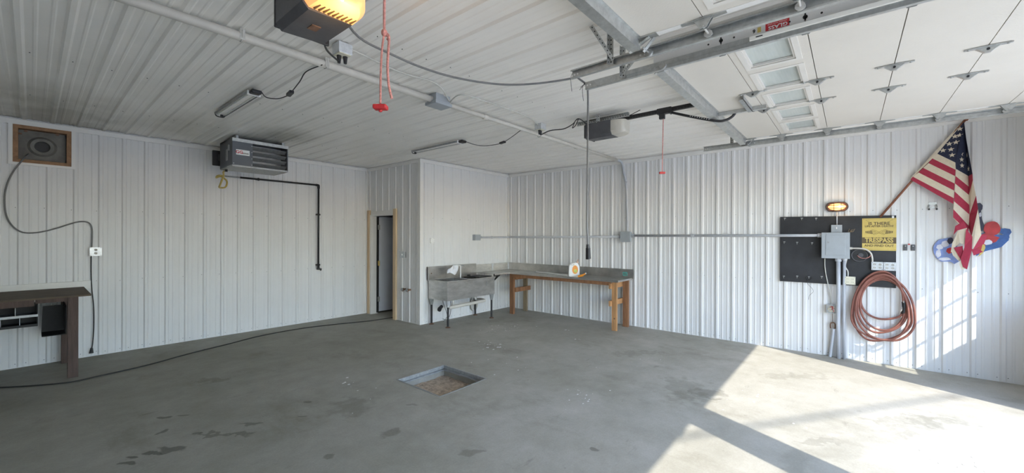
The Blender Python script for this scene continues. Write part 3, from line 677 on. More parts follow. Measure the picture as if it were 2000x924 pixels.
def ceiling_outlet(x, y, label, plugs):
    t = thing('ceiling_outlet_box', label, 'outlet box', (x, y, 2.95))
    mb = MB(); mb.box((x - .052, y - .052, 2.958), (x + .052, y + .052, 3.035), bev=.004); mb.build('box', 'outlet', t)
    mb = MB(); mb.box((x - .045, y - .045, 2.952), (x + .045, y + .045, 2.958)); mb.build('receptacle', 'cream', t)
    for dx, dy, L in plugs:
        mb = MB(); mb.cyl((x + dx, y + dy, 2.952), (x + dx, y + dy, 2.952 - L), .017, .011, 10); mb.build('plug', 'black', t)
    return t
ceiling_outlet(1.475, 2.88, 'small metal ceiling outlet box below the glowing opener, with two plugs', [(-.02, .012, .055), (.022, .0, .05)])
ceiling_outlet(4.10, 2.98, 'small metal ceiling outlet box near the unlit opener, with two plugs', [(-.02, 0, .055), (.02, .01, .05)])
# armoured cable clipped to the ceiling
mb = MB(); mb.tube([(1.52, 2.86, 3.01), (1.589, 2.858, 3.010), (1.905, 2.935, 3.020), (2.095, 2.917, 3.010), (2.304, 2.902, 3.020), (2.448, 2.918, 3.000), (2.72, 3.12, 2.99)], .007, 6); tag(mb.build('ceiling_cable', 'cablew'), 'thin cable on the ceiling from the lit opener outlet to the grey junction box', 'cable')
mb = MB(); mb.tube([(2.75, 3.15, 2.99), (2.704, 2.929, 3.010), (2.977, 2.880, 3.010), (3.339, 2.880, 3.020), (3.720, 2.892, 3.020), (4.06, 2.98, 3.01)], .007, 6); tag(mb.build('ceiling_cable', 'cablew'), 'thin cable on the ceiling from the grey junction box to the far outlet', 'cable')
# cords from opener 1 and 2
mb = MB(); mb.tube([(1.02, 2.27, 2.84), (1.128, 2.460, 2.860), (1.171, 2.525, 2.840), (1.274, 2.687, 2.860), (1.455, 2.895, 2.91)], .007, 6); tag(mb.build('opener_cord', 'blackcable'), 'black cord from the lit opener down to its ceiling outlet', 'power cord')
mb = MB(); mb.tube([(4.20, 2.36, 2.93), (3.902, 2.313, 2.930), (4.022, 2.466, 2.920), (4.124, 2.657, 2.920), (4.053, 2.795, 2.910), (4.12, 2.99, 2.90)], .006, 6); mb.tube([(3.902, 2.313, 2.930), (4.019, 2.423, 2.900), (4.091, 2.508, 2.900), (3.951, 2.396, 2.910)], .005, 6); mb.tube([(4.24, 2.3, 2.96), (4.25, 2.0, 2.94), (4.25, 1.75, 3.0)], .004, 6); tag(mb.build('opener_cord', 'blackcable'), 'black cord looping from the unlit opener to its ceiling outlet', 'power cord')

# ceiling strip lights
def strip(x, y0, y1, label):
    t = thing('strip_light', label, 'strip light', (x, y0, 3.0))
    mb = MB(); w = .052
    mb.box((x - w, y0, 3.004), (x + w, y1, 3.028)); mb.build('tray', 'ceil', t)
    for d, m in ((-.03, 'ledtube'), (.03, 'ledtube')):
        mb = MB(); mb.cyl((x + d, y0 + .01, 3.000), (x + d, y1 - .01, 3.000), .006, n=8); mb.build('tube', m, t)
    for d in (-w, w):
        mb = MB(); mb.box((x + d - .003, y0, 2.995), (x + d + .003, y1, 3.02)); mb.build('side_lip', 'galvd', t)
    mb = MB(); mb.tube([(x - w, y1, 3.02), (x - w * .7, y1, 2.985), (x, y1, 2.978), (x + w * .7, y1, 2.985), (x + w, y1, 3.02)], .006, 6); mb.box((x - .0, y1 - .02, 2.985), (x + .03, y1, 3.015)); mb.build('end_cap', 'black', t)
    mb = MB(); mb.box((x - .045, y0 - .10, 2.985), (x + .045, y0 - .01, 3.02), bev=.012); mb.build('driver', 'black', t)
    mb = MB(); mb.box((x - w - .005, y0 - .012, 2.98), (x + w + .005, y0, 3.02)); mb.build('end_plate', 'white', t)
    return t
strip(1.385, 4.45, 5.53, 'strip light on the left of the ceiling above the unit heater side')
strip(4.045, 4.40, 5.50, 'strip light on the ceiling above the sink corner')
def light_cord(pts, plug, label):
    t = thing('power_cord', label, 'power cord', pts[0])
    mb = MB(); mb.tube(pts, .0045, 6); mb.build('cord', 'blackcable', t)
    mb = MB(); a, b = Vector(plug[0]), Vector(plug[1]); mb.bar(a, b, .035, .025); mb.build('connector', 'black', t)
light_cord([(1.42, 4.34, 3.0), (1.445, 4.298, 2.950), (1.491, 4.173, 2.920), (1.518, 4.052, 2.920), (1.515, 3.928, 2.920), (1.462, 3.591, 2.930), (1.437, 3.402, 2.960), (1.46, 3.17, 2.96)], ((1.522, 3.982, 2.920), (1.505, 3.858, 2.920)), 'black cord with inline plug from the left strip light to the ceiling pipe')
light_cord([(4.06, 4.29, 3.0), (4.136, 4.206, 2.960), (4.271, 4.128, 2.950), (4.316, 3.916, 2.950), (4.268, 3.726, 2.950), (4.115, 3.430, 2.960), (3.987, 3.180, 2.980)], ((4.301, 3.833, 2.950), (4.272, 3.720, 2.950)), 'black cord with inline plug from the far strip light to the ceiling pipe')
print('ceiling ok')

# ------------------------------------------------------------ unit heater
ht = thing('unit_heater', 'dark grey gas unit heater hung under the ceiling on the left wall', 'heater', (2.16, 6.85, 2.61))
hx0, hx1, hy0, hy1, hz0, hz1 = 1.79, 2.515, 6.58, 7.15, 2.60, 2.985
mb = MB(); ox = 2.04
mb.box((hx0, hy0, hz0 + .01), (ox, hy1, hz1 - .02)); mb.box((hx0, hy0 + .25, hz0), (hx1, hy1, hz1)); mb.box((hx0, hy0, hz1 - .02), (hx1, hy1, hz1)); mb.box((hx1 - .012, hy0, hz0), (hx1, hy1, hz1)); mb.build('cabinet', 'heater', ht)
mb = MB(); mb.box((hx0 + .001, hy0 + .001, hz0 - .012), (hx1, hy1 - .02, hz0 + .012)); mb.build('bottom_pan', 'galvd', ht)
mb = MB(); mb.box((ox, hy0 + .24, hz0 + .02), (hx1 - .012, hy0 + .25, hz1 - .03)); mb.build('heat_exchanger', 'heatin', ht)
for k in range(4):
    z = hz0 + .045 + .078 * k; mb = MB()
    R = Matrix.Rotation(-.55, 3, 'X'); mb.box((ox + .004, hy0 + .02, z), (hx1 - .014, hy0 + .095, z + .006), R); mb.build('louvre', 'galvd', ht)
mb = MB(); mb.box((hx0 - .002, hy0 - .006, hz1 - .045), (hx1 + .002, hy0, hz1)); mb.build('mounting_flange', 'galv', ht)
for x in (hx0 + .015, ox - .012):
    for z in (hz0 + .03, hz0 + .12, hz0 + .21, hz0 + .30):
        if x < 2 and z > hz0 + .05: continue
        mb = MB(); mb.cyl((x, hy0, z), (x, hy0 - .005, z), .006, n=8); mb.build('screw', 'galv', ht)
mb = MB(); mb.box((hx0 - .006, hy0 + .2, hz0 + .09), (hx0, hy0 + .27, hz0 + .25)); mb.box((hx0 - .012, hy0 + .12, hz0 + .22), (hx0, hy0 + .16, hz0 + .3)); mb.build('access_handle', 'galvd', ht)
mb = MB(); mb.box((1.835, hy0 - .003, 2.755), (2.0, hy0, 2.83)); pl = mb.build('name_plate', 'white', ht)
text_mesh('GG', .058, (1.873, hy0 - .004, 2.793), (1, 0, 0), (0, 0, 1), 'redsticker', 'plate_letters', ht, .0015, 1.0, .001)
text_mesh('SERIES', .024, (1.950, hy0 - .004, 2.782), (1, 0, 0), (0, 0, 1), 'signink', 'plate_letters', ht, .0006, 1.15, .001)
mb = MB(); mb.box((1.735, hy1 + .15, 2.67), (2.2, hy1 + .18, 2.90), bev=.01); mb.box((1.85, hy1, 2.70), (2.15, hy1 + .15, 2.88)); mb.cyl((1.80, hy1 + .1, 2.79), (1.86, hy1 + .1, 2.79), .05); mb.build('fan_housing', 'black', ht)
for x in (hx0 + .05, hx1 - .08): mb = MB(); mb.box((x, hy0 + .02, hz1), (x + .03, hy1, 3.03)); mb.build('hanger_rail', 'galvd', ht)
mb = MB(); mb.cyl((1.83, 7.0, 2.60), (1.83, 7.0, 2.555), .017, n=8); mb.build('gas_inlet', 'blackpipe', ht)
gp = thing('gas_pipe', 'black iron gas pipe running from the heater down the left wall', 'gas pipe', (3.48, 7.70, 1.0))
py = 7.69
mb = MB(); mb.tube([(1.98, py, 2.575), (2.20, py, 2.575)], .012, 10, smooth=False); mb.build('steel_nipple', 'galvd', gp)
mb = MB(); mb.tube([(2.20, py, 2.575), (3.46, py, 2.575)], .016, 10, smooth=False); mb.tube([(3.48, py, 2.55), (3.48, py, 1.04)], .016, 10, smooth=False); mb.build('pipe', 'blackpipe', gp)
mb = MB(); mb.tube([(3.43, py, 2.575), (3.47, py, 2.572), (3.48, py, 2.56), (3.48, py, 2.51)], .022, 10); mb.build('elbow', 'blackpipe', gp)
for p in ((2.47, py, 2.575), (3.48, py, 2.02), (3.48, py, 1.07)):
    mb = MB(); mb.box(Vector(p) - Vector((.032, .01, .014)), Vector(p) + Vector((.032, .05, .014))); mb.ell(p, (.025, .025, .025)); mb.build('pipe_clamp', 'blackpipe', gp)
mb = MB(); mb.cyl((3.48, py, 1.05), (3.48, py, .98), .022, n=10); mb.cyl((3.45, py - .01, 1.0), (3.53, py - .02, 0.985), .016, n=8); mb.cyl((3.52, py - .01, 1.0), (3.52, py - .01, .96), .015, n=8); mb.build('valve', 'black', gp)
mb = MB(); mb.tube([(1.83, 7.0, 2.57), (1.82, 7.1, 2.56), (1.86, 7.25, 2.52), (1.845, 7.35, 2.40), (1.86, 7.45, 2.36), (1.95, 7.5, 2.38), (1.98, 7.55, 2.48), (1.92, 7.6, 2.55), (1.86, 7.62, 2.53), (1.9, 7.66, 2.57), (1.98, py, 2.575)], .013, 8); tag(mb.build('gas_connector', 'yhose'), 'looped yellow flexible gas connector under the heater', 'gas hose')

# ------------------------------------------------------------ exhaust fan opening
fn = thing('exhaust_fan', 'boarded exhaust fan opening with brown wood frame and round hole', 'exhaust fan', (.09, DL, 2.5))
a0, a1, b0, b1 = Lh
mb = MB()
for p, q in (((a0 - .035, b0 - .03), (a0, b1 + .005)), ((a1, b0 - .03), (a1 + .035, b1 + .005)), ((a0, b0 - .03), (a1, b0))): mb.box((p[0], DL - .03, p[1]), (q[0], DL + .0, q[1]))
mb.build('outer_trim', 'trim', fn)
f = .042
for nm, p, q in (('t', (a0, b1 - f), (a1, b1)), ('b', (a0, b0), (a1, b0 + f)), ('l', (a0, b0 + f), (a0 + f, b1 - f)), ('r', (a1 - f, b0 + f), (a1, b1 - f))):
    mb = MB(); mb.box((p[0], DL - .02, p[1]), (q[0], DL + .10, q[1]), bev=.002); mb.build('frame_board', 'fanwood', fn)
cx, cz = (a0 + a1) / 2 - .005, (b0 + b1) / 2 - .005; mb = MB(); n = 32
def onrect(a):
    hx, hz = (a1 - a0) / 2 - f, (b1 - b0) / 2 - f; c, s = math.cos(a), math.sin(a); k = min(hx / abs(c) if abs(c) > 1e-6 else 9, hz / abs(s) if abs(s) > 1e-6 else 9); return c * k, s * k
for k in range(n):
    A, B = 2 * PI * k / n, 2 * PI * (k + 1) / n; rad = ((1.0, .085, None), )
    ring = [(.062, DL + .06), (.068, DL + .045), (.10, DL + .040), (.125, DL + .058)]
    for (r0, y0), (r1, y1) in zip(ring, ring[1:]):
        mb.face([(cx + math.cos(A) * r0, y0, cz + math.sin(A) * r0), (cx + math.cos(B) * r0, y0, cz + math.sin(B) * r0), (cx + math.cos(B) * r1, y1, cz + math.sin(B) * r1), (cx + math.cos(A) * r1, y1, cz + math.sin(A) * r1)])
    p, q = onrect(A), onrect(B); r1 = .125
    mb.face([(cx + math.cos(A) * r1, DL + .058, cz + math.sin(A) * r1), (cx + math.cos(B) * r1, DL + .058, cz + math.sin(B) * r1), (cx + q[0], DL + .062, cz + q[1]), (cx + p[0], DL + .062, cz + p[1])])
mb.build('shutter_plate', 'fanback', fn)
mb = MB(); mb.box((a0, DL + .10, b0), (a1, DL + .115, b1)); mb.build('back_plate', 'black', fn)
for x, z in ((a0 + .10, b1 - .06), (a0 + .055, b1 - .10), (a1 - .12, b1 - .055)): mb = MB(); mb.box((x - .015, DL + .04, z - .01), (x + .015, DL + .062, z + .01)); mb.build('clip', 'stub', fn)
mb = MB(); mb.tube([(-0.026, 7.813, 2.624), (-0.050, 7.743, 2.580), (-0.089, 7.713, 2.501), (-0.136, 7.713, 2.402), (-0.186, 7.723, 2.244), (-0.209, 7.723, 2.070), (-0.197, 7.723, 1.857), (-0.147, 7.723, 1.724), (-0.068, 7.728, 1.651), (0.053, 7.728, 1.652), (0.201, 7.728, 1.705), (0.355, 7.728, 1.781), (0.446, 7.728, 1.797), (0.498, 7.728, 1.765), (0.517, 7.728, 1.670), (0.512, 7.728, 1.458)], .0085, 8); tag(mb.build('fan_cable', 'cable'), 'grey cable drooping from the fan opening to the wall switch box', 'cable')

# switch box and cords on left wall
def coverbox(mb, p, ud, nd, w, h, d):
    p, ud, nd = Vector(p), Vector(ud), Vector(nd); up = Vector((0, 0, 1))
    A = [p + ud * a + up * b for a, b in ((-w / 2, -h / 2), (w / 2, -h / 2), (w / 2, h / 2), (-w / 2, h / 2))]
    mb.prism(A, nd * d)
def wallbox(name, label, cat, p, ud, nd, w, h, d, mbox, mcov, kind='duplex', group=None):
    t = thing(name, label, cat, p, group); p, ud, nd = Vector(p), Vector(ud), Vector(nd); up = Vector((0, 0, 1))
    mb = MB(); coverbox(mb, p, ud, nd, w * .96, h * .96, d); mb.build('box', mbox, t)
    mb = MB(); coverbox(mb, p + nd * d, ud, nd, w, h, .005); cv = mb.build('cover_plate', mcov, t)
    f = p + nd * (d + .005)
    if kind in ('duplex', 'quad'):
        for cx in ((0,) if kind == 'duplex' else (-.24, .24)):
            mb = MB()
            for cz in (-.2, .2):
                c = f + ud * (w * cx) + up * (h * cz); q = Vector((0, 0, 0)); mb.cyl(c, c + nd * .003, min(w, h) * .15, n=12)
            rc = mb.build('receptacle', 'cream' if mcov == 'cream' else 'dirtywhite', t)
            mb = MB()
            for cz in (-.2, .2):
                for s in (-1, 1):
                    c = f + ud * (w * cx + s * .007) + up * (h * cz) + nd * .003; mb.prism([c + ud * -.0015 + up * -.005, c + ud * .0015 + up * -.005, c + ud * .0015 + up * .005, c + ud * -.0015 + up * .005], nd * .0008)
            mb.build('slot', 'black', rc)
    if kind == 'switch':
        mb = MB(); mb.prism([f + ud * -.006 + up * -.015, f + ud * .006 + up * -.015, f + ud * .006 + up * .015, f + ud * -.006 + up * .015], nd * .012); mb.build('toggle', 'white', t)
    for a in (-1, 1):
        for b in (-1, 1): mb = MB(); c = f + ud * (w / 2 - .01) * a + up * (h / 2 - .01) * b; mb.cyl(c, c + nd * .002, .004, n=6); mb.build('screw', 'screwm', t)
    return t
LX, LN = (1, 0, 0), (0, -1, 0); RX, RN = (0, -1, 0), (-1, 0, 0)
wallbox('outlet_box', 'white square outlet box on the left wall above the brown workbench', 'outlet box', (.55, DL - .004, 1.40), LX, LN, .115, .115, .045, 'dgrey', 'outlet', 'duplex')
lc = thing('power_cord', 'black cord hanging from the left wall outlet down to a plug', 'power cord', (.51, DL - .04, .05))
mb = MB(); mb.tube([(0.508, 7.723, 1.343), (0.508, 7.728, 1.139), (0.514, 7.733, 0.933), (0.533, 7.733, 0.658), (0.534, 7.733, 0.384), (0.524, 7.728, 0.182), (0.514, 7.723, 0.103)], .006, 8); mb.build('cord', 'blackcable', lc)
mb = MB(); mb.cyl((.515, DL - .04, .12), (.512, DL - .04, .05), .012, .022, 10); mb.build('plug', 'black', lc)
mb = MB(); mb.box((-2.6, DL - .05, .915), (.505, DL - .021, 1.015)); tag(mb.build('wall_ledge', 'trim'), 'white trim board on the left wall right above the brown workbench', 'ledge')

# ------------------------------------------------------------ brown workbench (left)
wbn = thing('brown_workbench', 'dark brown wooden workbench against the left wall at the frame edge', 'workbench', (-.8, 7.2, 0))
mb = MB(); mb.prism([(-2.5, 6.66, .925), (-2.5, 7.70, .925), (.44, 7.70, .925), (.44, 6.66, .925)], (0, 0, .018)); mb.build('bench_top', 'brownt', wbn)
mb = MB(); mb.box((-2.5, 6.75, .85), (.02, 6.79, .925)); mb.build('apron', 'brown', wbn)
mb = MB(); mb.box((.025, 6.77, .872), (.262, 6.80, .925)); mb.build('apron', 'brown', wbn)
for x in (-2.3, ):
    for y in (6.76, 7.56): mb = MB(); mb.box((x, y, 0), (x + .08, y + .09, .925)); mb.build('leg', 'brown', wbn)
mb = MB(); mb.box((.262, 6.755, 0), (.345, 6.84, .925), bev=.003); mb.build('leg', 'brown', wbn)
mb = MB(); mb.box((.24, 7.60, 0), (.33, 7.69, .925), bev=.003); mb.build('leg', 'brown', wbn)
mb = MB(); mb.box((.285, 6.84, .80), (.325, 7.60, .925)); mb.build('side_rail', 'brown', wbn)
# parts rack of dark bins hanging under the top
rk = thing('parts_rack', 'dark metal rack of open bins hanging under the brown workbench', 'bin rack', (-.3, 6.9, .63))
mb = MB(); rx0, rx1, ry0, ry1 = -.95, .045, 6.87, 7.15
mb.box((rx0, ry1 - .006, .62), (rx1, ry1, .85)); mb.box((rx1 - .006, ry0, .62), (rx1, ry1, .85)); mb.box((rx0, ry0, .845), (rx1, ry1, .85)); mb.build('shell', 'darkcav', rk)
for z in (.62, .725): mb = MB(); mb.box((rx0, ry0 - .01, z), (rx1, ry1, z + .005)); mb.box((rx0, ry0 - .012, z - .004), (rx1, ry0 - .006, z + .022)); mb.build('shelf', 'galvd' if z > .7 else 'darkcav', rk)
for z0, off in ((.625, 0), (.73, .06)):
    for k in range(7): x = rx1 - .13 - off * .5 - k * .13; mb = MB(); mb.box((x, ry0, z0), (x + .004, ry1, z0 + .10)); mb.build('divider', 'galvd', rk)
cb = thing('metal_locker', 'open black metal box fixed beside the right legs of the brown workbench', 'metal box', (.2, 7.3, .45))
mb = MB(); mb.prism([(.075, 7.42, .455), (.085, 7.42, .765), (.26, 7.42, .765), (.26, 7.42, .455)], (0, .006, 0)); mb.build('back', 'darkcav', cb)
mb = MB(); mb.box((.255, 6.95, .47), (.262, 7.60, .79)); mb.build('side', 'darkcav', cb)
mb = MB(); mb.box((.075, 7.10, .447), (.262, 7.5, .455)); mb.build('base', 'darkcav', cb)
# floor cable
mb = MB(); mb.tube([(-0.351, 7.010, 0.008), (-0.213, 6.871, 0.008), (0.031, 6.675, 0.008), (0.284, 6.542, 0.008), (0.484, 6.582, 0.008), (0.745, 6.630, 0.008), (0.987, 6.705, 0.008), (1.266, 6.846, 0.008), (1.572, 6.972, 0.008), (1.908, 7.081, 0.008), (2.297, 7.239, 0.008), (2.697, 7.302, 0.008), (3.108, 7.289, 0.008), (3.598, 7.163, 0.008), (4.106, 6.983, 0.008), (4.603, 6.924, 0.008), (4.75, 6.95, .008), (5.2, 7.0, .008)], .008, 6, 4); tag(mb.build('floor_cable', 'floorcable'), 'long black cable snaking across the floor into the doorway', 'cable')

# ------------------------------------------------------------ recess wall fittings
wallbox('light_switch', 'grey metal switch box right of the doorway', 'switch', (DD - .021, 6.46, 1.27), (0, -1, 0), (-1, 0, 0), .15, .12, .03, 'galvd', 'outlet', 'switch')
for y, lab in ((6.42, 'left of the two small water valves on the recess wall'), (6.27, 'right of the two small water valves on the recess wall')):
    t = thing('water_valve', lab, 'valve', (DD - .02, y, .62)); mb = MB(); mb.cyl((DD, y, .62), (DD - .075, y, .62), .016, n=10); mb.ell((DD - .06, y, .62), (.024, .024, .026)); mb.cyl((DD - .06, y, .615), (DD - .075, y, .585), .014, n=8); mb.build('body', 'stub', t)
    mb = MB(); mb.cyl((DD - .085, y, .62), (DD - .095, y, .62), .032, n=8); mb.build('handle', 'galvd', t)
wallbox('thermostat', 'small white thermostat on the wall left above the steel sink', 'thermostat', (4.80, DS - .004, 1.535), LX, LN, .085, .10, .02, 'white', 'white', 'none')

# ------------------------------------------------------------ wall conduit (horizontal)
wc = thing('wall_conduit', 'grey conduit running level along sink wall and right wall to the panel', 'conduit', (5, 5.95, 1.6))
mb = MB(); mb.tube([(6.0, 5.935, 1.595), (6.93, 5.935, 1.60), (6.958, 5.93, 1.60), (6.965, 5.90, 1.602), (6.965, 3.22, 1.62)], .020, 10, smooth=False); mb.build('pipe', 'pvc', wc)
mb = MB(); mb.tube([(6.965, 3.01, 1.64), (6.965, .84, 1.645), (6.940, .70, 1.645), (6.935, .28, 1.648)], .020, 10, smooth=False); mb.build('pipe', 'pvc', wc)
for p, q in (((6.38, 5.935, 1.597), (6.42, 5.935, 1.597)), ((6.965, 4.75, 1.608), (6.965, 4.70, 1.608)), ((6.965, 2.0, 1.643), (6.965, 1.95, 1.643)), ((6.935, .34, 1.648), (6.935, .28, 1.648))):
    mb = MB(); mb.cyl(p, q, .027, n=12); mb.build('coupling', 'pvc', wc)
mb = MB(); mb.box((5.86, 5.90, 1.535), (6.02, 5.985, 1.655), bev=.004); mb.cyl((6.02, 5.935, 1.597), (6.05, 5.935, 1.597), .03, n=12); tag(mb.build('junction_box', 'grey'), 'small grey junction box on the wall above the steel counter', 'junction box')
mb = MB(); mb.box((6.91, 3.03, 1.53), (7.0, 3.21, 1.71), bev=.004); mb.box((6.9, 3.02, 1.525), (6.912, 3.215, 1.715), bev=.003); mb.cyl((6.965, 3.03, 1.64), (6.965, 2.97, 1.64), .034, n=8); tag(mb.build('junction_box', 'grey'), 'square grey junction box on the right wall where the ceiling pipe comes down', 'junction box')
mb = MB(); mb.tube([(6.94, 4.72, 1.63), (6.95, 4.67, 1.75), (6.955, 4.64, 1.88)], .003, 5); mb.tube([(6.94, 4.72, 1.60), (6.94, 4.69, 1.68), (6.95, 4.60, 1.80)], .003, 5); mb.build('tie_wire', 'dirtywhite', wc)

# ------------------------------------------------------------ stainless sink
sk = thing('steel_sink', 'two-compartment stainless steel sink on dark pipe legs with high backsplash', 'sink', (5.3, 5.68, 0))
sx0, sx1, sy0, sy1 = 4.69, 5.915, 5.41, 5.932; zr, zb = .81, .475
mb = MB()
def shell(mb, x0, x1, y0, y1, z0, z1, t=.012, inset=.0):
    mb.box((x0, y0, z0), (x1, y0 + t, z1)); mb.box((x0, y1 - t, z0), (x1, y1, z1)); mb.box((x0, y0 + t, z0), (x0 + t, y1 - t, z1)); mb.box((x1 - t, y0 + t, z0), (x1, y1 - t, z1)); mb.box((x0 + t, y0 + t, z0), (x1 - t, y1 - t, z0 + t))
shell(mb, sx0, sx1, sy0, sy1, zb, zr - .005); mb.box((5.295, sy0 + .01, zb + .01), (5.315, sy1 - .01, zr - .02)); mb.build('basin', 'steel', sk)
mb = MB(); e = .018
for a, b in (((sx0 - e, sy0 - e, zr - .012), (sx1 + .01, sy0 + .022, zr + .012)), ((sx0 - e, sy0, zr - .012), (sx0 + .022, sy1 + .02, zr + .012)), ((sx1 - .03, sy0, zr - .012), (sx1 + .01, sy1 + .02, zr + .012)), ((sx0, sy1 - .03, zr - .012), (sx1, sy1 + .02, zr + .012)), ((5.285, sy0, zr - .012), (5.325, sy1, zr + .008))): mb.box(a, b, bev=.006)
mb.build('rim', 'steel', sk)
mb = MB(); mb.box((sx0 - e, sy1, zr), (sx1 + .01, sy1 + .032, 1.055), bev=.004); mb.box((sx0 - e, sy1 - .03, zr), (sx0 - e + .006, sy1 + .03, 1.05)); mb.build('backsplash', 'steelt', sk)
for x in (sx0 + .06, 5.0): mb = MB(); mb.cyl((x, sy1 - .002, .93), (x, sy1 - .01, .93), .01, n=8); mb.build('screw', 'stub', sk) if x < 4.9 else mb.bm.free()
for x in (4.735, 5.865):
    for y in (5.445, 5.90):
        mb = MB(); mb.cyl((x, y, zb), (x, y, .36), .045, .026, 12); mb.build('gusset', 'galvd' if not (x < 5 and y < 5.6) else 'outlet', sk)
        mb = MB(); mb.cyl((x, y, .37), (x, y, .012), .019, n=12); mb.build('leg', 'black', sk)
        mb = MB(); mb.cyl((x, y, .02), (x, y, .0), .022, .05, 12); mb.build('foot', 'stub', sk)
mb = MB(); mb.tube([(4.80, 5.50, .335), (5.20, 5.50, .345), (5.66, 5.51, .352), (5.76, 5.55, .352), (5.80, 5.70, .35), (5.81, 5.80, .33)], .031, 10); mb.cyl((5.0, 5.62, .47), (5.0, 5.60, .34), .022, n=10); mb.cyl((5.6, 5.65, .47), (5.6, 5.62, .375), .022, n=10); mb.build('drain_pipe', 'wpvc', sk)
mb = MB(); mb.cyl((4.72, 5.60, .36), (4.62, 5.55, .335), .03, n=12); mb.cyl((4.66, 5.57, .34), (4.62, 5.545, .315), .036, n=10); mb.build('drain_valve', 'black', sk)
mb = MB(); mb.tube([(5.0, 5.93, .6), (5.0, 5.9, .4), (5.05, 5.86, .2), (4.98, 5.75, .12), (4.85, 5.7, .06)], .006, 6); mb.tube([(5.1, 5.93, .6), (5.2, 5.9, .35), (5.1, 5.8, .15), (4.95, 5.72, .08), (4.85, 5.72, .1)], .006, 6); mb.build('supply_hose', 'cable', sk)
mb = MB(); mb.tube([(5.86 + .09 * math.cos(a) * .95, 5.93 - .0, .235 + .13 * math.sin(a)) for a in [k * 2 * PI / 14 for k in range(15)]], .022, 8); mb.ell((5.86, 5.945, .235), (.09, .012, .12)); tag(mb.build('coiled_white_hose', 'dirtywhite'), 'white coiled hose on the wall under the right of the steel sink', 'hose')
mb = MB(); mb.cyl((5.36, 5.80, .80), (5.36, 5.80, 1.045), .012, n=10); mb.cyl((5.36, 5.80, 1.04), (5.36, 5.93, 1.02), .014, n=10); mb.tube([(5.36, 5.80, 1.04), (5.30, 5.80, 1.055), (5.22, 5.80, 1.055), (5.14, 5.80, 1.03)], .010, 8); mb.build('faucet', 'white', sk)
mb = MB(); mb.tube([(5.37, 5.80, 1.045), (5.42, 5.79, 1.05), (5.45, 5.79, 1.03)], .010, 8); mb.build('faucet_lever', 'galvd', sk)
mb = MB(); mb.tube([(5.64, sy0 - .022, .71), (5.655, sy0 - .024, .735), (5.67, sy0 - .022, .71), (5.655, sy0 - .024, .67), (5.64, sy0 - .022, .71)], .004, 6); mb.build('hook', 'galvd', sk)
# rag
RV = [Vector(p) for p in ((4.997, 5.790, 0.900), (5.021, 5.800, 0.998), (5.048, 5.770, 1.012), (5.115, 5.790, 1.018), (5.188, 5.820, 1.082), (5.185, 5.760, 1.063), (5.258, 5.790, 1.055), (5.316, 5.800, 1.036), (5.279, 5.780, 0.983), (5.232, 5.770, 0.923), (5.186, 5.760, 0.862), (5.084, 5.740, 0.916), (5.070, 5.780, 0.933), (5.014, 5.760, 0.929), (5.017, 5.730, 0.977), (5.136, 5.780, 0.973), (5.132, 5.730, 0.982), (5.215, 5.770, 0.987), (5.158, 5.740, 0.929))]
mb = MB(); rv = [mb.bm.verts.new(p) for p in RV]
for f_ in [(0, 1, 14, 13), (1, 2, 14), (2, 3, 15, 14), (14, 15, 12, 13), (3, 4, 15), (4, 5, 16, 15), (15, 16, 18, 11), (15, 11, 12), (5, 6, 17, 16), (6, 7, 8, 17), (17, 8, 9, 18), (16, 17, 18), (18, 9, 10, 11)]: mb.bm.faces.new([rv[k] for k in f_])
rg = tag(mb.build('rag', 'cloth', None, True), 'white rag draped over the sink faucet', 'rag'); so = rg.modifiers.new('s', 'SOLIDIFY'); so.thickness = .004; sd0 = rg.modifiers.new('d', 'SUBSURF'); sd0.levels = 2; sd0.render_levels = 2
mb = MB(); mb.box((5.52, 5.47, .823), (5.90, 5.80, .835), Matrix.Rotation(.06, 3, 'Z')); mb.box((5.54, 5.77, .835), (5.60, 5.80, .86)); tag(mb.build('black_tray', 'darkcav'), 'dark tray lying over the right sink bowl', 'tray')

# ------------------------------------------------------------ L-shaped steel counter
ct = thing('steel_counter', 'stainless steel corner counter with low backsplash', 'counter', (6.6, 5.5, .85))
zt = .872; mb = MB()
mb.prism([(5.93, 5.42, zt - .004), (6.41, 5.42, zt - .004), (6.41, 3.02, zt - .004), (6.99, 3.02, zt - .004), (6.99, 5.96, zt - .004), (5.93, 5.96, zt - .004)], (0, 0, .004)); mb.build('counter_top', 'steelt', ct)
mb = MB(); mb.box((5.93, 5.418, zt - .03), (6.41, 5.424, zt)); mb.box((6.408, 3.02, zt - .035), (6.414, 5.42, zt)); mb.box((6.41, 3.018, zt - .03), (6.99, 3.022, zt)); mb.build('front_lip', 'steel', ct)
mb = MB(); mb.box((5.93, 5.94, zt), (6.97, 5.965, 1.03)); mb.build('backsplash', 'steel', ct)
mb = MB(); mb.box((6.965, 2.98, zt - .01), (6.99, 5.965, 1.03)); mb.build('backsplash', 'steelt', ct)
mb = MB(); mb.box((6.40, 5.932, zt + .002), (6.45, 5.942, 1.03)); mb.box((6.925, 5.93, zt + .002), (6.97, 5.94, 1.035)); mb.build('seam_cover', 'outlet', ct)
mb = MB(); mb.prism([(5.94, 5.44, zt - .07), (6.14, 5.44, zt - .02), (6.2, 5.44, zt - .006), (5.94, 5.44, zt - .006)], (0, .02, 0)); mb.prism([(5.93, 5.43, .74), (5.95, 5.43, .74), (6.16, 5.43, zt - .01), (6.08, 5.43, zt - .01)], (0, .03, 0)); mb.build('support_bracket', 'black', ct)
mb = MB(); mb.box((6.9635, 3.10, .905), (6.9648, 3.19, .975)); sq = mb.build('teal_sticker', 'teal', ct)
mb = MB()
for a in ((3.115, .948, 3.175, .956), (3.165, .932, 3.175, .956), (3.115, .928, 3.175, .936), (3.115, .914, 3.125, .936)): mb.box((6.9625, a[0], a[1]), (6.9636, a[2], a[3]))
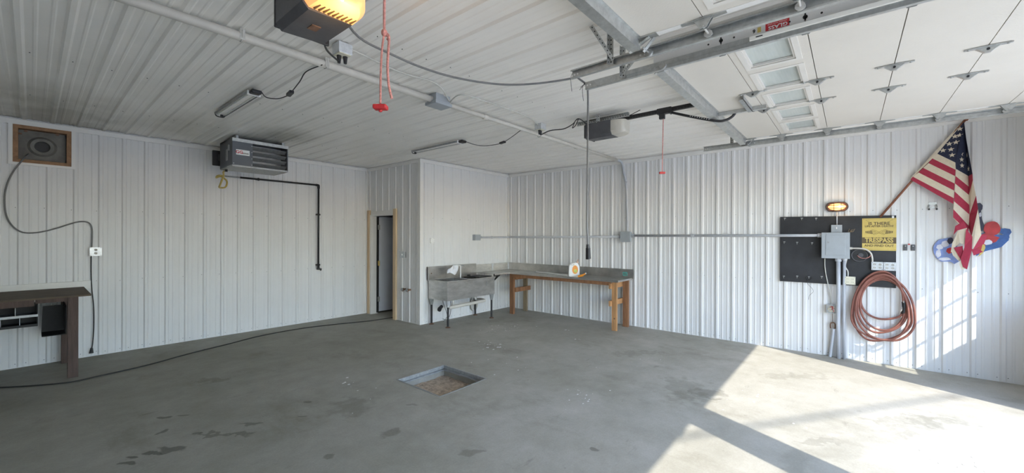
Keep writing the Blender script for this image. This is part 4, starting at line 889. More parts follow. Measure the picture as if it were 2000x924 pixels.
mb.build('sticker_mark', 'signink', ct)
# timber frame under the counter
tb = thing('timber_frame', 'pine frame with four legs carrying the steel counter on the right wall', 'table frame', (6.7, 4.3, 0))
mb = MB(); mb.box((6.425, 3.17, .775), (6.46, 5.37, .838), bev=.002); mb.build('apron', 'pinebrown', tb)
mb = MB(); mb.box((6.93, 3.1, .775), (6.965, 5.4, .838)); mb.build('apron', 'pineold', tb)
for (x, y, m, w, lab) in ((6.44, 3.06, 'pine', .09, 'fresh orange pine leg with a knot'), (6.86, 3.04, 'pinebrown', .10, 'reddish brown pine leg'), (6.44, 5.36, 'pinebrown', .10, 'brown stained leg'), (6.88, 5.36, 'pineold', .09, 'weathered pale leg')):
    mb = MB(); mb.box((x, y, 0), (x + .05 if m != 'pinebrown' else x + .055, y + w, .835), bev=.002)
    if m == 'pine': mb.bm.free(); mb = MB(); mb.box((x, y, 0), (x + .04, y + w, .835), bev=.002)
    o = mb.build('leg', m, tb); o['label'] = lab
mb = MB(); mb.cyl((6.44, 3.10, .21), (6.4385, 3.10, .21), .014, n=10); mb.build('knot', 'stub', tb)
for y0, m in ((3.155, 'pine'), (5.325, 'pinebrown')):
    for z in (.42 if m == 'pine' else .46, .72):
        mb = MB(); mb.box((6.40 if m == 'pine' else 6.47, y0 - .005, z), (7.0 if m == 'pine' else 6.98, y0 + .032, z + .09), bev=.002); mb.build('crosspiece', 'pine' if z < .7 and m == 'pine' else ('pine' if m == 'pine' else 'pinebrown'), tb)
# items on the counter
jg = thing('jug', 'white plastic jug with orange label standing on the steel counter', 'jug', (6.58, 4.0, zt))
jx, jy = 6.56, 3.975; mb = MB()
P = [(-.10, 0), (.085, 0), (.095, .02), (.095, .19), (.07, .235), (.045, .262), (.02, .262), (-.0, .245), (-.045, .255), (-.075, .235), (-.098, .19), (-.105, .02)]
ang = math.radians(-40 - 90); uX = Vector((.62, -.785, 0)); nX = Vector((-.785, -.62, 0))
outer = [Vector((jx, jy, zt)) + uX * a + Vector((0, 0, b)) for a, b in P]
mb.prism([p - nX * .055 for p in outer], nX * .11)
r = bmesh.ops.bevel(mb.bm, geom=[e for e in mb.bm.edges], offset=.008, segments=2, affect='EDGES')
mb.build('body', 'white', jg, True)
mb = MB(); c = Vector((jx, jy, zt)) + uX * .062; mb.cyl(c + Vector((0, 0, .25)), c + Vector((0, 0, .275)), .022, n=14); mb.tube([c + Vector((0, 0, .27)), c + Vector((0, 0, .30)) + uX * .004, c + Vector((0, 0, .315)) + uX * .02], .009, 8); mb.build('spout', 'dskin', jg)
c = Vector((jx, jy, zt)) + nX * .0575; mb = MB(); mb.prism([c + uX * (.055 * math.cos(a) + .012) + Vector((0, 0, .125 + (.085 if math.sin(a) > 0 else .075) * math.sin(a))) for a in [k * 2 * PI / 20 for k in range(20)]], nX * .0015); mb.build('label', 'orange', jg)
c = c + nX * .0015; mb = MB(); mb.prism([c + uX * (.03 * math.cos(a) + .018) + Vector((0, 0, .105 + .034 * math.sin(a))) for a in [k * 2 * PI / 16 for k in range(16)]], nX * .0012); mb.build('label_emblem', 'green', jg)
c2 = Vector((jx, jy, zt)) + nX * .056 - uX * .035; mb = MB(); mb.tube([c2 + uX * .03 * math.cos(a) + Vector((0, 0, .225 + .012 * math.sin(a))) for a in [k * 2 * PI / 12 for k in range(13)]], .005, 6); mb.build('handle_recess', 'dirtywhite', jg)
sp = thing('spray_nozzle', 'orange trigger nozzle lying beside the white jug', 'nozzle', (6.50, 3.77, zt))
mb = MB(); mb.cyl((6.46, 3.83, zt + .015), (6.50, 3.745, zt + .04), .018, .022, 12); mb.cyl((6.50, 3.745, zt + .045), (6.525, 3.715, zt + .07), .016, n=10); mb.build('body', 'orange', sp)
mb = MB(); mb.cyl((6.52, 3.72, zt + .065), (6.53, 3.70, zt + .08), .014, n=10); mb.cyl((6.44, 3.87, zt + .012), (6.46, 3.83, zt + .014), .007, n=8); mb.build('cap', 'white', sp)
tl = thing('fluorescent_tube', 'white fluorescent tube lying along the steel counter left of the jug', 'tube', (6.55, 4.35, zt + .015))
mb = MB(); mb.cyl((6.72, 4.98, zt + .016), (6.50, 4.09, zt + .016), .013, n=12); mb.build('tube', 'white', tl); mb = MB(); mb.cyl((6.725, 5.0, zt + .016), (6.72, 4.97, zt + .016), .0142, n=12); mb.build('end_cap', 'galv', tl)
mb = MB(); mb.box((6.45, 4.15, zt), (6.50, 4.72, zt + .008), Matrix.Rotation(-.1, 3, 'Z')); tag(mb.build('flat_bar', 'galv'), 'thin grey metal strip lying by the white tube on the counter', 'metal strip')
print('sink ok')

# ------------------------------------------------------------ board and electrical gear on the right wall
bx = DR - .021
pb = thing('tool_board', 'black painted tool board with small hooks on the right wall', 'tool board', (bx, .16, .99))
mb = MB(); mb.prism([(bx, .775, .985), (bx, -.445, .985), (bx, -.445, 1.90), (bx, .775, 1.915)], (-.018, 0, 0)); mb.build('board', 'peg', pb)
fx_ = bx - .018
hk = [(6.974, 0.719, 1.882), (6.974, 0.520, 1.877), (6.974, 0.359, 1.873), (6.974, 0.724, 1.542), (6.974, 0.573, 1.537), (6.974, 0.403, 1.532), (6.974, 0.728, 1.047), (6.974, 0.571, 1.058), (6.974, 0.436, 1.060), (6.974, 0.295, 1.070), (6.974, -0.244, 1.060), (6.974, -0.393, 1.071)]
h0 = None
for (x, y, z) in hk:
    if h0 is None:
        mb = MB(); mb.tube([(fx_ + .002, y, z + .012), (fx_ - .018, y, z + .012), (fx_ - .026, y, z), (fx_ - .022, y, z - .012), (fx_ - .012, y, z - .014)], .0028, 6, 3); mb.box((fx_ - .004, y - .012, z + .006), (fx_, y + .012, z + .018)); h0 = mb.build('hook', 'galv', pb); hy, hz = y, z
    else:
        c = h0.copy(); C.objects.link(c); c.location = (0, y - hy, z - hz)
mb = MB(); mb.box((fx_ - .006, -.425, 1.865), (fx_, -.405, 1.895)); mb.build('corner_clip', 'white', pb)
# tangle of thin black wire on a hook
mb = MB(); ty, tz = .44, 1.05
mb.tube([(fx_ - .015 - .004 * math.sin(3 * a), ty + .035 * math.cos(a) + .008 * math.sin(4 * a), tz + .03 * math.sin(a)) for a in [k * .7 for k in range(20)]], .0025, 5, 3)
mb.tube([(fx_ - .015, ty + .02, tz - .02), (fx_ - .01, ty + .01, tz - .08), (fx_ - .01, ty - .04, tz - .14), (fx_ + .0, ty - .05, tz - .19), (fx_ + .0, ty - .01, tz - .24), (fx_ + .0, ty - .0, tz - .30)], .002, 5, 4)
tag(mb.build('wire_tangle', 'blackcable'), 'tangle of thin black wire hanging from the lower edge of the board', 'wire')
# main panel
ep = thing('electrical_panel', 'grey electrical panel box mounted on the black board', 'electrical panel', (fx_, .145, 1.34))
mb = MB(); mb.box((fx_ - .10, .005, 1.345), (fx_, .29, 1.68), bev=.004); mb.build('cabinet', 'grey', ep)
mb = MB(); mb.box((fx_ - .108, .0, 1.34), (fx_ - .10, .295, 1.685), bev=.003); mb.build('cover', 'grey', ep)
mb = MB(); mb.box((fx_ - .114, .045, 1.385), (fx_ - .108, .25, 1.65), bev=.002); dd = mb.build('door', 'grey', ep)
mb = MB(); mb.cyl((fx_ - .114, .222, 1.555), (fx_ - .122, .222, 1.555), .011, n=12); mb.build('latch', 'galvd', ep)
for y in (.07, .235): mb = MB(); mb.cyl((fx_ - .108, y, 1.672), (fx_ - .113, y, 1.672), .006, n=8); mb.build('screw', 'galv', ep)
ft = thing('switch_box', 'small metal switch box on top of the grey electrical panel', 'switch', (fx_, .135, 1.69))
mb = MB(); mb.box((fx_ - .045, .085, 1.69), (fx_, .19, 1.785), bev=.003); mb.build('box', 'outlet', ft); mb = MB(); mb.box((fx_ - .052, .080, 1.687), (fx_ - .045, .195, 1.788), bev=.003); mb.build('cover_plate', 'grey', ft); mb = MB(); mb.box((fx_ - .064, .132, 1.733), (fx_ - .052, .142, 1.758)); mb.build('toggle', 'white', ft)
bl = thing('bulkhead_light', 'oval caged bulkhead lamp glowing orange above the black board', 'wall lamp', (bx, .135, 2.03))
lx = bx - .0; ly, lz, lw, lh = .135, 2.032, .058, .058
def stad(r, hw, n=12): return [((hw if math.cos(a) > 0 else -hw) + r * math.cos(a), r * math.sin(a)) for a in [(-PI / 2) + k * 2 * PI / (2 * n) + .0001 for k in range(2 * n)]]
mb = MB(); mb.prism([(lx + .015, ly + a, lz + b) for a, b in stad(.058, .055)], (-.05, 0, 0)); mb.build('base', 'hose', bl)
mb = MB(); 
ring = stad(.056, .055); mb.tube([(lx - .040, ly + a, lz + b) for a, b in ring + ring[:1]], .010, 8, 2); mb.build('rim', 'brown', bl)
mb = MB(); mb.ell((lx - .040, ly, lz), (.03, .094, .045)); lg = mb.build('glass', 'bulk', bl, True)
mb = MB()
for a in (-.045, .03): mb.tube([(lx - .045, ly + a, lz + .052), (lx - .078, ly + a, lz + .03), (lx - .08, ly + a, lz - .03), (lx - .045, ly + a, lz - .052)], .0035, 6)
for b in (-.018, .018): mb.tube([(lx - .045, ly - .105, lz + b), (lx - .076, ly - .07, lz + b), (lx - .078, ly + .07, lz + b), (lx - .045, ly + .105, lz + b)], .0035, 6)
mb.build('cage', 'brown', bl)
mb = MB(); mb.ell((lx - .066, ly - .035, lz), (.011, .02, .016)); mb.build('bulb', 'bulb', bl)
lb = bpy.data.lights.new('bulkhead_bulb', 'POINT'); lb.energy = .5; lb.color = (1, .6, .25); lb.shadow_soft_size = .03; lo = bpy.data.objects.new('bulkhead_bulb', lb); C.objects.link(lo); lo.location = Vector((lx - .12, ly - .03, lz)) - ORG[bl.name]; lo.parent = bl
mb = MB(); mb.tube([(fx_ - .012, .135, 1.98), (fx_ - .012, .135, 1.785)], .007, 8, smooth=False); mb.cyl((fx_ - .012, .135, 1.97), (fx_ - .012, .135, 1.99), .012, n=8); mb.build('stem', 'pvc', bl)
# conduits down to the floor
mb = MB(); mb.tube([(fx_ - .05, .118, 1.34), (fx_ - .05, .115, .9), (fx_ - .03, .118, .5), (fx_ - .03, .112, 0)], .0235, 12, smooth=False); mb.cyl((fx_ - .05, .118, 1.345), (fx_ - .05, .118, 1.30), .034, n=12); tag(mb.build('floor_conduit', 'pvc'), 'thicker grey conduit from the electrical panel down to the floor', 'conduit')
mb = MB(); mb.tube([(fx_ - .035, .055, 1.34), (fx_ - .02, .058, .6), (fx_ - .02, .055, 0)], .018, 12, smooth=False); mb.cyl((fx_ - .035, .055, 1.345), (fx_ - .035, .055, 1.315), .025, n=12); tag(mb.build('floor_conduit', 'pvc'), 'slimmer grey conduit right of the thick one below the panel', 'conduit')
mb = MB(); mb.tube([(6.954, 0.166, 0.389), (6.964, 0.177, 0.261), (6.974, 0.198, 0.047), (6.974, 0.203, -0.003)], .018, 10); tag(mb.build('stub_conduit', 'pvc'), 'short broken conduit stub rising from the floor left of the tall conduits', 'conduit')
mb = MB(); c = Vector((6.964, 0.172, 0.449)); mb.tube([c + Vector((0, .025, -.06)), c + Vector((0, .025, .0)), c + Vector((0, .0, .022)), c + Vector((0, -.022, .0)), c + Vector((0, -.022, -.06))], .009, 6); mb.tube([c + Vector((-.01, 0, -.05)), c + Vector((-.01, 0.005, 0)), c + Vector((0, .01, .2))], .003, 5); tag(mb.build('conduit_strap', 'stub'), 'rusty strap over the top of the broken conduit stub', 'strap')
mb = MB(); mb.tube([(6.954, 0.261, 1.332), (6.959, 0.261, 1.227), (6.964, 0.250, 1.122), (6.969, 0.233, 1.018), (6.979, 0.211, 0.894), (6.979, 0.189, 0.778), (6.984, 0.189, 0.693)], .006, 8); tag(mb.build('panel_cable', 'cablew'), 'thin white cable from the panel down to the open wiring box', 'cable')
ob = thing('open_wiring_box', 'uncovered metal wiring box with loose wires below the board', 'outlet box', (DR - .02, .185, .65))
mb = MB(); p = Vector((DR - .020, .19, .65)); w, h = .105, .11
for a, b in (((-.05, -w / 2, -h / 2), (0, -w / 2 + .003, h / 2)), ((-.05, w / 2 - .003, -h / 2), (0, w / 2, h / 2)), ((-.05, -w / 2, -h / 2), (0, w / 2, -h / 2 + .003)), ((-.05, -w / 2, h / 2 - .003), (0, w / 2, h / 2)), ((-.004, -w / 2, -h / 2), (0, w / 2, h / 2))): mb.box(p + Vector(a), p + Vector(b))
mb.build('box', 'outlet', ob)
mb = MB(); random.seed(3)
for k in range(5): mb.tube([p + Vector((-.03 - .02 * random.random(), random.uniform(-.04, .04), random.uniform(-.04, .04))) for _ in range(5)], .0028, 5, 4)
mb.build('wires', 'cream', ob)
mb = MB()
for k in range(3): mb.tube([p + Vector((-.035 - .02 * random.random(), random.uniform(-.04, .04), random.uniform(-.04, .04))) for _ in range(4)], .0028, 5, 4)
mb.build('wires', 'dred', ob)
mb = MB(); mb.tube([(fx_ - .035, .03, 1.34), (6.944, 0.046, 1.238), (6.954, 0.020, 1.171), (6.954, 0.019, 1.104)], .0075, 8); tag(mb.build('panel_cable', 'cablew'), 'white cable from the panel to the cream four-socket box', 'cable')
wallbox('outlet_box', 'cream four-socket outlet box at the lower edge of the black board', 'outlet box', (fx_, -.003, 1.052), RX, RN, .108, .105, .04, 'dgrey', 'cream', 'quad')
wallbox('outlet_box', 'left of the two white outlet boxes side by side on the black board', 'outlet box', (fx_, -.268, 1.257), RX, RN, .112, .105, .045, 'outlet', 'outlet', 'quad')
wallbox('outlet_box', 'right of the two white outlet boxes side by side on the black board', 'outlet box', (fx_, -.385, 1.257), RX, RN, .112, .105, .045, 'outlet', 'outlet', 'quad')
mb = MB(); mb.tube([(fx_ - .05, .0, 1.478), (fx_ - .05, -.10, 1.478), (fx_ - .05, -.16, 1.465), (fx_ - .05, -.205, 1.42), (fx_ - .045, -.22, 1.36), (fx_ - .04, -.222, 1.31)], .0095, 8); mb.cyl((fx_ - .05, .0, 1.478), (fx_ - .05, -.025, 1.478), .016, n=10); tag(mb.build('flexible_conduit', 'wpvc'), 'pale flexible conduit curving from the panel to the white outlet boxes', 'conduit')
rc = thing('round_cord_reel', 'round black cover plate with a red wire, right of the electrical panel', 'cover plate', (fx_, -.095, 1.39))
mb = MB(); mb.cyl((fx_, -.095, 1.385), (fx_ - .012, -.095, 1.385), .082, n=28); mb.build('disc', 'black', rc)
mb = MB(); mb.tube([(fx_ - .014, -.095 + .078 * math.cos(a), 1.385 + .078 * math.sin(a)) for a in [k * 2 * PI / 20 for k in range(21)]], .006, 8, 2); mb.cyl((fx_ - .01, -.11, 1.39), (fx_ - .024, -.11, 1.39), .026, n=14); mb.build('raised_rim', 'dgrey', rc)
mb = MB(); mb.tube([(fx_ - .024, -.075, 1.385), (fx_ - .035, -.11, 1.355), (fx_ - .04, -.17, 1.355), (fx_ - .045, -.205, 1.39), (fx_ - .04, -.205, 1.425)], .0045, 6); mb.build('red_wire', 'ropered', rc)
# nest of twigs/cloth scrap beside switch box
mb = MB(); random.seed(5)
for k in range(9): a = Vector((fx_ - .03, .02 - .05 * random.random(), 1.69 + .0)); mb.bar(a, a + Vector((-.01, -.03 * random.random(), .01 + .035 * random.random())), .006, .003)
tag(mb.build('debris_tuft', 'pineold'), 'small brown tuft of debris on top right of the electrical panel', 'debris')

# sign
sg = thing('metal_sign', 'yellow metal sign reading IS THERE LIFE AFTER DEATH? TRESPASS AND FIND OUT', 'sign', (fx_, -.285, 1.455))
sa, sb, sc, sd = -.122, -.447, 1.453, 1.868; sxx = fx_ - .004
mb = MB(); mb.box((sxx, sb, sc), (fx_, sa, sd)); mb.build('plate', 'yellow', sg)
scy = (sa + sb) / 2; SX, SY = (0, -1, 0), (0, 0, 1)
mb = MB(); mb.box((sxx - .0012, sb + .001, 1.545), (sxx - .0002, sa - .001, 1.622)); mb.build('dark_band', 'signink', sg)
text_mesh('IS THERE', .050, (sxx - .0008, scy, 1.800), SX, SY, 'signink', 'lettering', sg, .0012, 1.05)
text_mesh('LIFE AFTER DEATH?', .034, (sxx - .0008, scy, 1.765), SX, SY, 'signink', 'lettering', sg, .0007, .92)
text_mesh('TRESPASS', .083, (sxx - .0018, scy, 1.583), SX, SY, 'yellow', 'lettering', sg, .0025, .76)
text_mesh('AND FIND OUT', .040, (sxx - .0008, scy, 1.515), SX, SY, 'signink', 'lettering', sg, .0009, .98)
mb = MB()
for s in (-1, 1):
    def q(a, b): return (sxx - .0008, scy + s * a, 1.69 + b)
    # sleeve cuff with hatching, fist and pointing finger crossing at centre
    for k in range(5): mb.prism([q(.13 - k * .014, .012 + k * .002), q(.122 - k * .014, .014 + k * .002), q(.118 - k * .014, -.012 - k * .003), q(.126 - k * .014, -.014 - k * .003)], (-.001, 0, 0))
    mb.tube([q(.085, .02), q(.06, .032), q(.03, .02), q(.0, .0), q(-.04, -.022), q(-.055, -.026), q(-.045, -.034), q(-.01, -.02), q(.015, -.012), q(.035, -.014), q(.055, -.016), q(.075, -.012)], .0014, 4, 3)
    for k in range(3): mb.tube([q(.062 - k * .012, .022 - k * .004), q(.05 - k * .012, .006 - k * .003), q(.055 - k * .012, -.006)], .0012, 4, 2)
    for k in range(3): mb.prism([q(.128 - k * .012, .155 - k * .006), q(.118 - k * .014, .155 - k * .008), q(.122 - k * .01, .147 - k * .004)], (-.001, 0, 0))
stuff(mb.build('hand_engraving', 'signink', sg))
mb = MB()
for a, b, c2_, d_ in ((sa - .008, sd - .010, sb + .008, sd - .012), (sa - .008, sc + .012, sb + .008, sc + .010)): mb.box((sxx - .001, c2_, d_), (sxx, a, b))
mb.build('border_line', 'signink', sg)
for y in (sa - .012, sb + .012):
    for z in (sc + .012, sd - .008): mb = MB(); mb.cyl((sxx, y, z), (sxx - .002, y, z), .004, n=8); mb.build('nail', 'stub', sg)

# small things on the wall between board and decal
def remote(y, lab):
    t = thing('wall_remote', lab, 'remote', (DR - .01, y, 1.49)); mb = MB(); mb.box((DR - .022, y - .018, 1.46), (DR - .003, y + .018, 1.535), bev=.004); mb.build('body', 'dgrey', t); mb = MB(); mb.cyl((DR - .022, y, 1.515), (DR - .026, y, 1.515), .006, n=8); mb.build('button', 'galv', t)
remote(-.530, 'left of two small dark remotes stuck on the wall right of the board'); remote(-.598, 'right of two small dark remotes stuck on the wall right of the board')
mb = MB(); mb.box((DR - .016, -.555, 1.53), (DR - .003, -.572, 1.545)); tag(mb.build('red_clip', 'red'), 'tiny red clip between the two dark remotes', 'clip')
br = thing('wall_bracket', 'small metal bracket on the wall below the flag pole side', 'bracket', (DR - .01, -.765, 2.0))
mb = MB(); mb.box((DR - .012, -.80, 2.02), (DR - .003, -.73, 2.05)); mb.tube([(DR - .012, -.735, 2.02), (DR - .03, -.73, 1.99), (DR - .035, -.735, 1.965)], .006, 6); mb.tube([(DR - .012, -.795, 2.02), (DR - .03, -.80, 1.99), (DR - .035, -.795, 1.965)], .006, 6); mb.box((DR - .01, -.785, 1.98), (DR - .004, -.745, 1.99)); mb.build('plate', 'galv', br)
for y in (-.732, -.798): mb = MB(); mb.ell((DR - .035, y, 1.965), (.01, .01, .012)); mb.build('tip', 'black', br)

# ------------------------------------------------------------ hose
HP = [(6.954, -0.499, 0.678), (6.956, -0.494, 0.659), (6.957, -0.478, 0.639), (6.959, -0.453, 0.621), (6.961, -0.42, 0.604), (6.962, -0.382, 0.592), (6.964, -0.34, 0.583), (6.964, -0.282, 0.583), (6.964, -0.228, 0.6), (6.964, -0.18, 0.631), (6.964, -0.143, 0.676), (6.964, -0.12, 0.73), (6.964, -0.111, 0.791), (6.962, -0.119, 0.864), (6.961, -0.14, 0.934), (6.959, -0.173, 0.995), (6.957, -0.217, 1.042), (6.956, -0.267, 1.074), (6.954, -0.319, 1.087), (6.955, -0.39, 1.074), (6.956, -0.454, 1.029), (6.956, -0.508, 0.953), (6.957, -0.55, 0.854), (6.958, -0.576, 0.736), (6.959, -0.585, 0.609), (6.957, -0.574, 0.54), (6.956, -0.541, 0.474), (6.954, -0.487, 0.412), (6.952, -0.417, 0.359), (6.951, -0.333, 0.319), (6.949, -0.241, 0.295), (6.949, -0.189, 0.298), (6.949, -0.14, 0.326), (6.949, -0.097, 0.377), (6.949, -0.064, 0.448), (6.949, -0.043, 0.533), (6.949, -0.035, 0.627), (6.949, -0.045, 0.764), (6.949, -0.074, 0.893), (6.949, -0.12, 1.005), (6.949, -0.179, 1.092), (6.949, -0.247, 1.148), (6.949, -0.319, 1.17), (6.947, -0.377, 1.156), (6.946, -0.43, 1.11), (6.944, -0.476, 1.034), (6.942, -0.51, 0.935), (6.941, -0.532, 0.818), (6.939, -0.539, 0.692), (6.937, -0.531, 0.628), (6.936, -0.506, 0.566), (6.934, -0.467, 0.51), (6.932, -0.415, 0.463), (6.931, -0.354, 0.429), (6.929, -0.287, 0.41), (6.929, -0.235, 0.413), (6.929, -0.185, 0.439), (6.929, -0.142, 0.485), (6.929, -0.108, 0.55), (6.929, -0.087, 0.628), (6.929, -0.08, 0.714), (6.929, -0.088, 0.818), (6.929, -0.111, 0.917), (6.929, -0.149, 1.003), (6.929, -0.198, 1.07), (6.929, -0.254, 1.113), (6.929, -0.314, 1.13), (6.928, -0.393, 1.117), (6.927, -0.465, 1.068), (6.926, -0.527, 0.987), (6.926, -0.573, 0.88), (6.925, -0.602, 0.754), (6.924, -0.612, 0.618), (6.922, -0.606, 0.552), (6.921, -0.586, 0.488), (6.919, -0.555, 0.431), (6.917, -0.513, 0.384), (6.916, -0.465, 0.35), (6.914, -0.412, 0.333), (6.914, -0.314, 0.327), (6.914, -0.22, 0.341), (6.914, -0.138, 0.377), (6.914, -0.074, 0.43), (6.914, -0.033, 0.499), (6.914, -0.018, 0.578), (6.914, -0.028, 0.733), (6.914, -0.058, 0.88), (6.914, -0.106, 1.007), (6.914, -0.168, 1.105), (6.914, -0.238, 1.168), (6.914, -0.313, 1.192), (6.919, -0.368, 1.179), (6.924, -0.419, 1.136), (6.929, -0.462, 1.067), (6.934, -0.496, 0.975), (6.939, -0.517, 0.867), (6.944, -0.524, 0.751), (6.942, -0.518, 0.678), (6.941, -0.501, 0.609), (6.939, -0.472, 0.548), (6.937, -0.435, 0.498), (6.936, -0.391, 0.464), (6.934, -0.344, 0.447), (6.934, -0.283, 0.449), (6.934, -0.226, 0.473), (6.934, -0.176, 0.518), (6.934, -0.137, 0.581), (6.934, -0.113, 0.657), (6.934, -0.104, 0.742), (6.934, -0.112, 0.834), (6.934, -0.133, 0.921), (6.934, -0.168, 0.997), (6.934, -0.212, 1.056), (6.934, -0.264, 1.094), (6.934, -0.318, 1.11), (6.93, -0.381, 1.098), (6.926, -0.438, 1.053), (6.921, -0.487, 0.981), (6.917, -0.524, 0.884), (6.913, -0.547, 0.771), (6.909, -0.555, 0.649), (6.907, -0.548, 0.575), (6.906, -0.529, 0.504), (6.904, -0.498, 0.44), (6.902, -0.457, 0.389), (6.901, -0.408, 0.352), (6.899, -0.356, 0.334), (6.899, -0.282, 0.334), (6.899, -0.211, 0.361), (6.899, -0.149, 0.413), (6.899, -0.101, 0.486), (6.899, -0.07, 0.576), (6.899, -0.06, 0.676), (6.899, -0.068, 0.796), (6.899, -0.095, 0.91), (6.899, -0.136, 1.008), (6.899, -0.19, 1.084), (6.899, -0.252, 1.133), (6.899, -0.317, 1.153), (6.903, -0.367, 1.144), (6.907, -0.414, 1.114), (6.911, -0.453, 1.065), (6.916, -0.483, 0.999), (6.92, -0.503, 0.922), (6.924, -0.509, 0.838), (6.924, -0.509, 0.807)]
hs = thing('air_hose', 'coiled reddish brown rubber hose hanging on the lower right of the board', 'hose', (6.93, -.3, .3))
mb = MB(); mb.tube(HP, .0125, 10, 3); mb.build('hose', 'hose', hs, True)
a = Vector(HP[0]); b = Vector(HP[-1])
mb = MB(); mb.cyl(a, a + Vector((-.012, -.01, .03)), .015, n=10); mb.cyl(b + Vector((0, 0, .02)), b + Vector((0, -.005, -.05)), .018, n=8); mb.cyl(b + Vector((0, -.005, -.05)), b + Vector((0, -.0, -.12)), .014, n=8); mb.cyl(b + Vector((0, 0, .02)), b + Vector((0, 0, .04)), .011, n=8); mb.build('fitting', 'blackpipe', hs)
mb = MB(); mb.cyl(b + Vector((-.014, 0, .01)), b + Vector((-.016, 0, .035)), .006, n=8); mb.build('coupler_tip', 'galv', hs)

